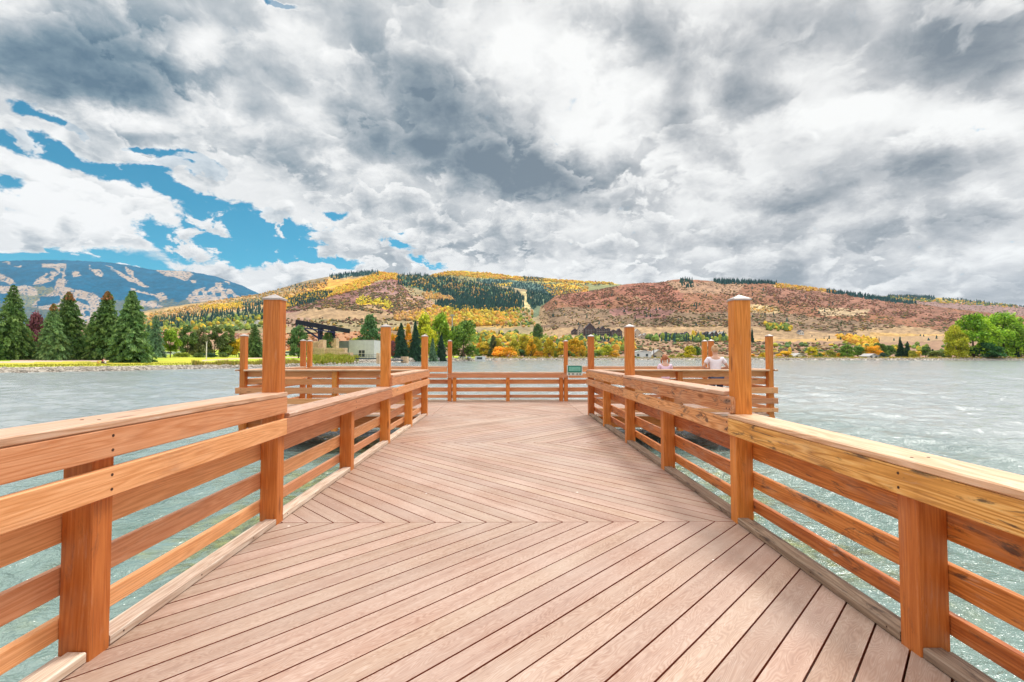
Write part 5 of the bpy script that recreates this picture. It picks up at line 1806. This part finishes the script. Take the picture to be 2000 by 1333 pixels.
house(1562, 1570, 654, 645, 640, "small white house on the dry slope left of the ranch house", wall="white_paint", roof="dark_roof", dep=8, eave=.6)
house(476, 486, 632, 626, 620, "small pale house among trees left of the tall near post", wall="white_paint", roof="grey_roof", dep=8, eave=.6)
house(497, 507, 633, 626, 630, "small white house closest to the tall near post on the hillside", wall="white_paint", roof="grey_roof", dep=8, eave=.6)

# white fences / trailers at the inlet
for a, b, y0, y1, Y, lb in [(834, 858, 700, 704, 222, "white picket barrier at the water's edge below the short spruces"), ]:
    p, q = at(a, y1, Y), at(b, y1, Y)
    r = empty("white_fence", ((p.x + q.x) / 2, Y, p.z)); tag(r, lb, "fence")
    w = (q.x - p.x) / 2
    mb = MB()
    for k in np.linspace(-w, w, 13): mb.board((k, 0, -.3), (k, 0, 1.1), .12, .12, up=(0, 1, 0))
    mb.build("post", M["white_paint"], r)
    mb = MB()
    for z in (.3, .95): mb.board((-w, -.09, z), (w, -.09, z), .04, .2)
    mb.build("rail", M["white_paint"], r)


def vehicle(px, w_px, topy, basey, Y, label, col, cat="car", name="parked_car", tall=False, group=None):
    g = bplace(px, Y)
    L = w_px / 930 * Y; h = at(px, topy, Y).z - g.z
    r = empty(name, tuple(g)); tag(r, label, cat, group)
    mt = simple("car_paint", col, .3, .2)
    mb = MB()
    if tall:
        prof = [(-L / 2, .4), (L / 2, .4), (L / 2, h * .96), (L / 2 - .2, h), (-L / 2 + .2, h), (-L / 2, h * .94)]
    else:
        prof = [(-L / 2, .35), (L / 2, .35), (L / 2, h * .58), (L * .30, h * .64), (L * .16, h), (-L * .28, h), (-L * .42, h * .62), (-L / 2, h * .55)]
    P0 = [(x, -.85, z) for x, z in prof]; P1 = [(x, .85, z) for x, z in prof]
    mb.poly(P0); mb.poly(P1[::-1])
    for i in range(len(prof)):
        j = (i + 1) % len(prof); mb.poly([P0[i], P1[i], P1[j], P0[j]])
    mb.build("body", mt, r)
    mb = MB(); mb.box((-L * .33, -.87, h * .62), (L * .2, -.855, h * .88)); mb.build("window", M["glass"], r)
    for x in (-L * .3, L * .3):
        mb = MB(); mb.tube([(x, -.9, .33), (x, -.66, .33)], .33, 12); mb.build("wheel", M["black_steel"], r, smooth=False)


vehicle(568, 26, 686, 691, 176, "white car parked behind the lawn right of the tall near post", (.7, .7, .74))
vehicle(592, 14, 686, 691, 178, "pale lilac car parked beside the white one", (.5, .5, .62))
vehicle(907, 24, 697, 702, 250, "white trailer left of the big trunk at the inlet", (.8, .8, .8), "trailer", "trailer", True)
vehicle(938, 20, 696, 702, 262, "white trailer right of the big trunk at the inlet", (.8, .8, .8), "trailer", "trailer", True)
vehicle(330, 46, 687, 692, 150, "long pale van half hidden under the trees behind the left lawn", (.66, .68, .72), "van", "van", True)

# ================================================================== PEOPLE
def mat_skin(name, c): return simple(name, c, .55, nscale=30, noise_amt=.05)
M["skin"] = mat_skin("skin", (.62, .36, .25))
M["blond"] = simple("blond_hair", (.55, .36, .20), .6, nscale=60, noise_amt=.3)
M["redhair"] = simple("auburn_hair", (.42, .17, .08), .6, nscale=60, noise_amt=.3)
M["pink_cloth"] = simple("pale_pink_cloth", (.78, .58, .70), .8, nscale=14, noise_amt=.08)
M["white_cloth"] = simple("white_cloth", (.82, .76, .80), .8, nscale=14, noise_amt=.06)
M["teal_cloth"] = simple("pale_teal_cloth", (.55, .72, .70), .8)
M["navy_cloth"] = simple("navy_cloth", (.03, .04, .08), .8, nscale=10)
M["shoe"] = simple("shoe_leather", (.12, .09, .08), .6)
M["red_cloth"] = simple("red_cloth", (.5, .05, .08), .8)
M["yellow_cloth"] = simple("yellow_cloth", (.7, .42, .10), .8)


def skin_obj(name, verts, edges, radii, mat, parent, sub=1, root=0):
    me = bpy.data.meshes.new(name)
    me.from_pydata([tuple(v) for v in verts], edges, [])
    me.materials.append(mat)
    o = bpy.data.objects.new(name, me); COL.objects.link(o)
    sk = o.modifiers.new("skin", "SKIN"); sk.use_smooth_shade = True
    for i, r in enumerate(radii):
        d = me.skin_vertices[0].data[i]
        d.radius = r if isinstance(r, tuple) else (r, r)
        d.use_root = (i == root)
    if sub:
        sb = o.modifiers.new("sub", "SUBSURF"); sb.levels = sub; sb.render_levels = sub
    o.parent = parent
    return o


def ellipsoid(mb_c, r, n=14, m=9, bumpf=None):
    V, F = [], []
    for i in range(m + 1):
        t = math.pi * i / m
        for k in range(n):
            a = 2 * math.pi * k / n
            q = Vector((math.sin(t) * math.cos(a), math.sin(t) * math.sin(a), math.cos(t)))
            s = bumpf(q) if bumpf else 1
            V.append((mb_c[0] + q.x * r[0] * s, mb_c[1] + q.y * r[1] * s, mb_c[2] + q.z * r[2] * s))
    for i in range(m):
        for k in range(n):
            F.append((i * n + k, i * n + (k + 1) % n, (i + 1) * n + (k + 1) % n, (i + 1) * n + k))
    return V, F


def mesh_obj(name, V, F, mat, parent, smooth=True):
    me = bpy.data.meshes.new(name); me.from_pydata(V, [], F); me.materials.append(mat)
    me.polygons.foreach_set("use_smooth", [smooth] * len(me.polygons))
    o = bpy.data.objects.new(name, me); COL.objects.link(o); o.parent = parent
    return o


def person(label, loc, rz, H, pose, hair, top_m, bottom_m, ponytails=False, bun=False, skirt=False):
    """faces +Y locally; pose dict gives hands and feet in units of H"""
    r = empty("person", loc, rz); tag(r, label, "person")
    g = lambda x, y, z: Vector((x * H, y * H, z * H))
    hip = pose.get("hip", .52); lean = pose.get("lean", .0)
    sh = hip + .295
    V = [g(0, 0, hip), g(0, lean * .4, hip + .10), g(0, lean * .8, hip + .20), g(0, lean, sh), g(0, lean * 1.05, sh + .055), g(0, lean * 1.15 + .012, sh + .115)]
    Rr = [(.085 * H, .065 * H), (.070 * H, .055 * H), (.085 * H, .062 * H), (.075 * H, .05 * H), .030 * H, .052 * H]
    Ed = [(0, 1), (1, 2), (2, 3), (3, 4), (4, 5)]
    V.append(g(0, lean * 1.15 + .018, sh + .165)); Rr.append(.050 * H); Ed.append((5, 6))
    for s in (-1, 1):
        shl = g(s * .105, lean, sh - .005); el = g(*[q if i else s * q for i, q in enumerate(pose["elbow"])]); wr = g(*[q if i else s * q for i, q in enumerate(pose["wrist"])])
        b = len(V)
        d = (wr - el).normalized(); palm = wr + d * .045 * H
        V += [shl, (shl + el) / 2, el, (el + wr) / 2, wr, palm]
        Rr += [.034 * H, .028 * H, .023 * H, .021 * H, .014 * H, (.022 * H, .010 * H)]
        Ed += [(3, b), (b, b + 1), (b + 1, b + 2), (b + 2, b + 3), (b + 3, b + 4), (b + 4, b + 5)]
        side = Vector((1, 0, 0)) if abs(d.x) < .8 else Vector((0, 1, 0))
        side = (side - d * side.dot(d)).normalized(); dn = Vector((0, 0, -1)); dn = (dn - d * dn.dot(d))
        dn = dn.normalized() if dn.length > .2 else Vector((0, 1, 0))
        for k, (of, ln) in enumerate(((-.018, .036), (-.006, .045), (.006, .042), (.018, .032))):
            q = len(V)
            V += [palm + side * of * H + d * .012 * H, palm + side * of * 1.1 * H + d * (.012 + ln * .5) * H + dn * .006 * H, palm + side * of * 1.1 * H + d * (.012 + ln * .8) * H + dn * .022 * H]
            Rr += [.0055 * H, .005 * H, .0042 * H]; Ed += [(b + 5, q), (q, q + 1), (q + 1, q + 2)]
        q = len(V)
        V += [wr + d * .012 * H - side * s * .022 * H, wr + d * .034 * H - side * s * .036 * H + dn * .01 * H]
        Rr += [.006 * H, .005 * H]; Ed += [(b + 4, q), (q, q + 1)]
        kn = g(*[p if i else s * p for i, p in enumerate(pose["knee"])]); an = g(*[p if i else s * p for i, p in enumerate(pose["ankle"])])
        hp = g(s * .052, 0, hip - .03); f = an + g(0, .085, -.022)
        q = len(V)
        V += [hp, (hp + kn) / 2, kn, kn.lerp(an, .35), an, f]
        Rr += [.056 * H, .045 * H, .032 * H, .031 * H, .019 * H, (.026 * H, .013 * H)]
        Ed += [(0, q), (q, q + 1), (q + 1, q + 2), (q + 2, q + 3), (q + 3, q + 4), (q + 4, q + 5)]
    skin_obj("body", V, Ed, Rr, M["skin"], r, 2)
    # head details
    hc = g(0, lean * 1.15 + .016, sh + .150)
    def face(q):
        s = 1.0
        if q.y > .85 and -.25 < q.z < .1 and abs(q.x) < .25: s = 1.10
        return s
    hv, hf = ellipsoid(hc, (.050 * H, .060 * H, .068 * H), 16, 12, face)
    mesh_obj("head", hv, hf, M["skin"], r)
    hv, hf = ellipsoid(hc + g(0, -.010, .010), (.056 * H, .060 * H, .068 * H), 16, 12, lambda q: (1.04 + .05 * math.sin(q.x * 22) * math.cos(q.z * 9)) if q.y < .35 or q.z > .55 else .90)
    ho = mesh_obj("hair", hv, hf, hair, r)
    for s in (-1, 1):
        ev, ef = ellipsoid(hc + g(s * .051, .002, -.004), (.006 * H, .011 * H, .018 * H), 8, 6); mesh_obj("ear", ev, ef, M["skin"], r)
        ev, ef = ellipsoid(hc + g(s * .019, .056, .002), (.008 * H, .005 * H, .005 * H), 8, 6); mesh_obj("eye", ev, ef, M["navy_cloth"], r)
    if ponytails:
        for s in (-1, 1):
            c = hc + g(s * .056, -.02, .0)
            skin_obj("ponytail", [c, c + g(s * .022, -.012, -.03), c + g(s * .022, -.012, -.075), c + g(s * .012, -.005, -.115)], [(0, 1), (1, 2), (2, 3)], [.014 * H, .022 * H, .018 * H, .005 * H], hair, ho)
    if bun:
        ev, ef = ellipsoid(hc + g(0, -.045, .06), (.030 * H, .030 * H, .028 * H), 12, 8); mesh_obj("bun", ev, ef, hair, ho)
    # shirt, follows torso and upper arms
    Vs = [g(0, 0, hip - .01), g(0, lean * .4, hip + .10), g(0, lean * .8, hip + .20), g(0, lean, sh - .005)]
    Rs = [(.100 * H, .078 * H), (.086 * H, .070 * H), (.098 * H, .076 * H), (.082 * H, .060 * H)]
    Es = [(0, 1), (1, 2), (2, 3)]
    for s in (-1, 1):
        shl = g(s * .105, lean, sh - .005); el = g(*[q if i else s * q for i, q in enumerate(pose["elbow"])])
        b = len(Vs); Vs += [shl, shl.lerp(el, .62)]; Rs += [.046 * H, .040 * H]; Es += [(3, b), (b, b + 1)]
    skin_obj("shirt", Vs, Es, Rs, top_m, r, 2)
    Vt, Rt, Et = [g(0, 0, hip + .01)], [(.098 * H, .076 * H)], []
    for s in (-1, 1):
        kn = g(*[p if i else s * p for i, p in enumerate(pose["knee"])]); an = g(*[p if i else s * p for i, p in enumerate(pose["ankle"])])
        hp = g(s * .054, 0, hip - .04); b = len(Vt)
        Vt += [hp, (hp + kn) / 2, kn] ; Rt += [.066 * H, .056 * H, .043 * H]; Et += [(0, b), (b, b + 1), (b + 1, b + 2)]
        if not skirt:
            Vt += [an + g(0, 0, .02)]; Rt += [.033 * H]; Et += [(b + 2, b + 3)]
        so, sf = ellipsoid(an + g(0, .042, -.018), (.030 * H, .075 * H, .022 * H), 12, 8); mesh_obj("shoe", so, sf, M["shoe"], r)
    skin_obj("shorts" if skirt else "trousers", Vt, Et, Rt, bottom_m, r, 2)
    return r


lean_pose = dict(hip=.50, lean=.04, elbow=(.145, .10, .62), wrist=(.085, .235, .615), knee=(.06, .01, .27), ankle=(.065, -.01, .035))
pg = at(1300, 697, 13.6)
person("girl with auburn pigtails in a pale pink top looking over the lake from the platform", (pg.x, 13.6, .003), 0, 1.42,
       dict(lean_pose, wrist=(.10, .22, .66), elbow=(.15, .06, .655)), M["redhair"], M["pink_cloth"], M["pink_cloth"], ponytails=True, skirt=True)
pw = at(1398, 697, 12.9)
person("woman with pinned up blond hair in a white top, seen from behind on the platform", (pw.x, 12.9, .003), R(-12), 1.66,
       dict(lean_pose, elbow=(.19, .03, .66), wrist=(.13, .17, .64)), M["blond"], M["white_cloth"], M["navy_cloth"], bun=True)
# two sitting on the lawn
gp = bplace(206, 84)
sit = dict(hip=.05, lean=.03, elbow=(.14, .10, .20), wrist=(.08, .24, .19), knee=(.07, .24, .24), ankle=(.07, .36, .03))
person("person in a pink and white top sitting on the left lawn facing left", tuple(gp), R(80), 1.6, sit, M["shoe"], M["white_cloth"], M["navy_cloth"])
person("person in a red top sitting behind the one in white on the lawn", tuple(bplace(203, 85.3)), R(60), 1.7, sit, M["shoe"], M["red_cloth"], M["navy_cloth"])
person("small child in yellow sitting at the left of the two adults on the lawn", tuple(bplace(191, 84)), R(-90), 1.05, sit, M["blond"], M["yellow_cloth"], M["yellow_cloth"])

# ================================================================== HAZE
hz = MB(); hz.box((-13000, -400, -6), (16000, 9000, 1500))
hm = bpy.data.materials.new("haze"); hm.use_nodes = True
hn = hm.node_tree; hn.nodes.clear()
pv = hn.nodes.new("ShaderNodeVolumePrincipled"); mo = hn.nodes.new("ShaderNodeOutputMaterial")
pv.inputs["Color"].default_value = (.62, .80, 1.0, 1); pv.inputs["Density"].default_value = 2.2e-5; pv.inputs["Anisotropy"].default_value = .2
hn.links.new(pv.outputs[0], mo.inputs["Volume"])
tag(hz.build("haze", hm), kind="stuff")
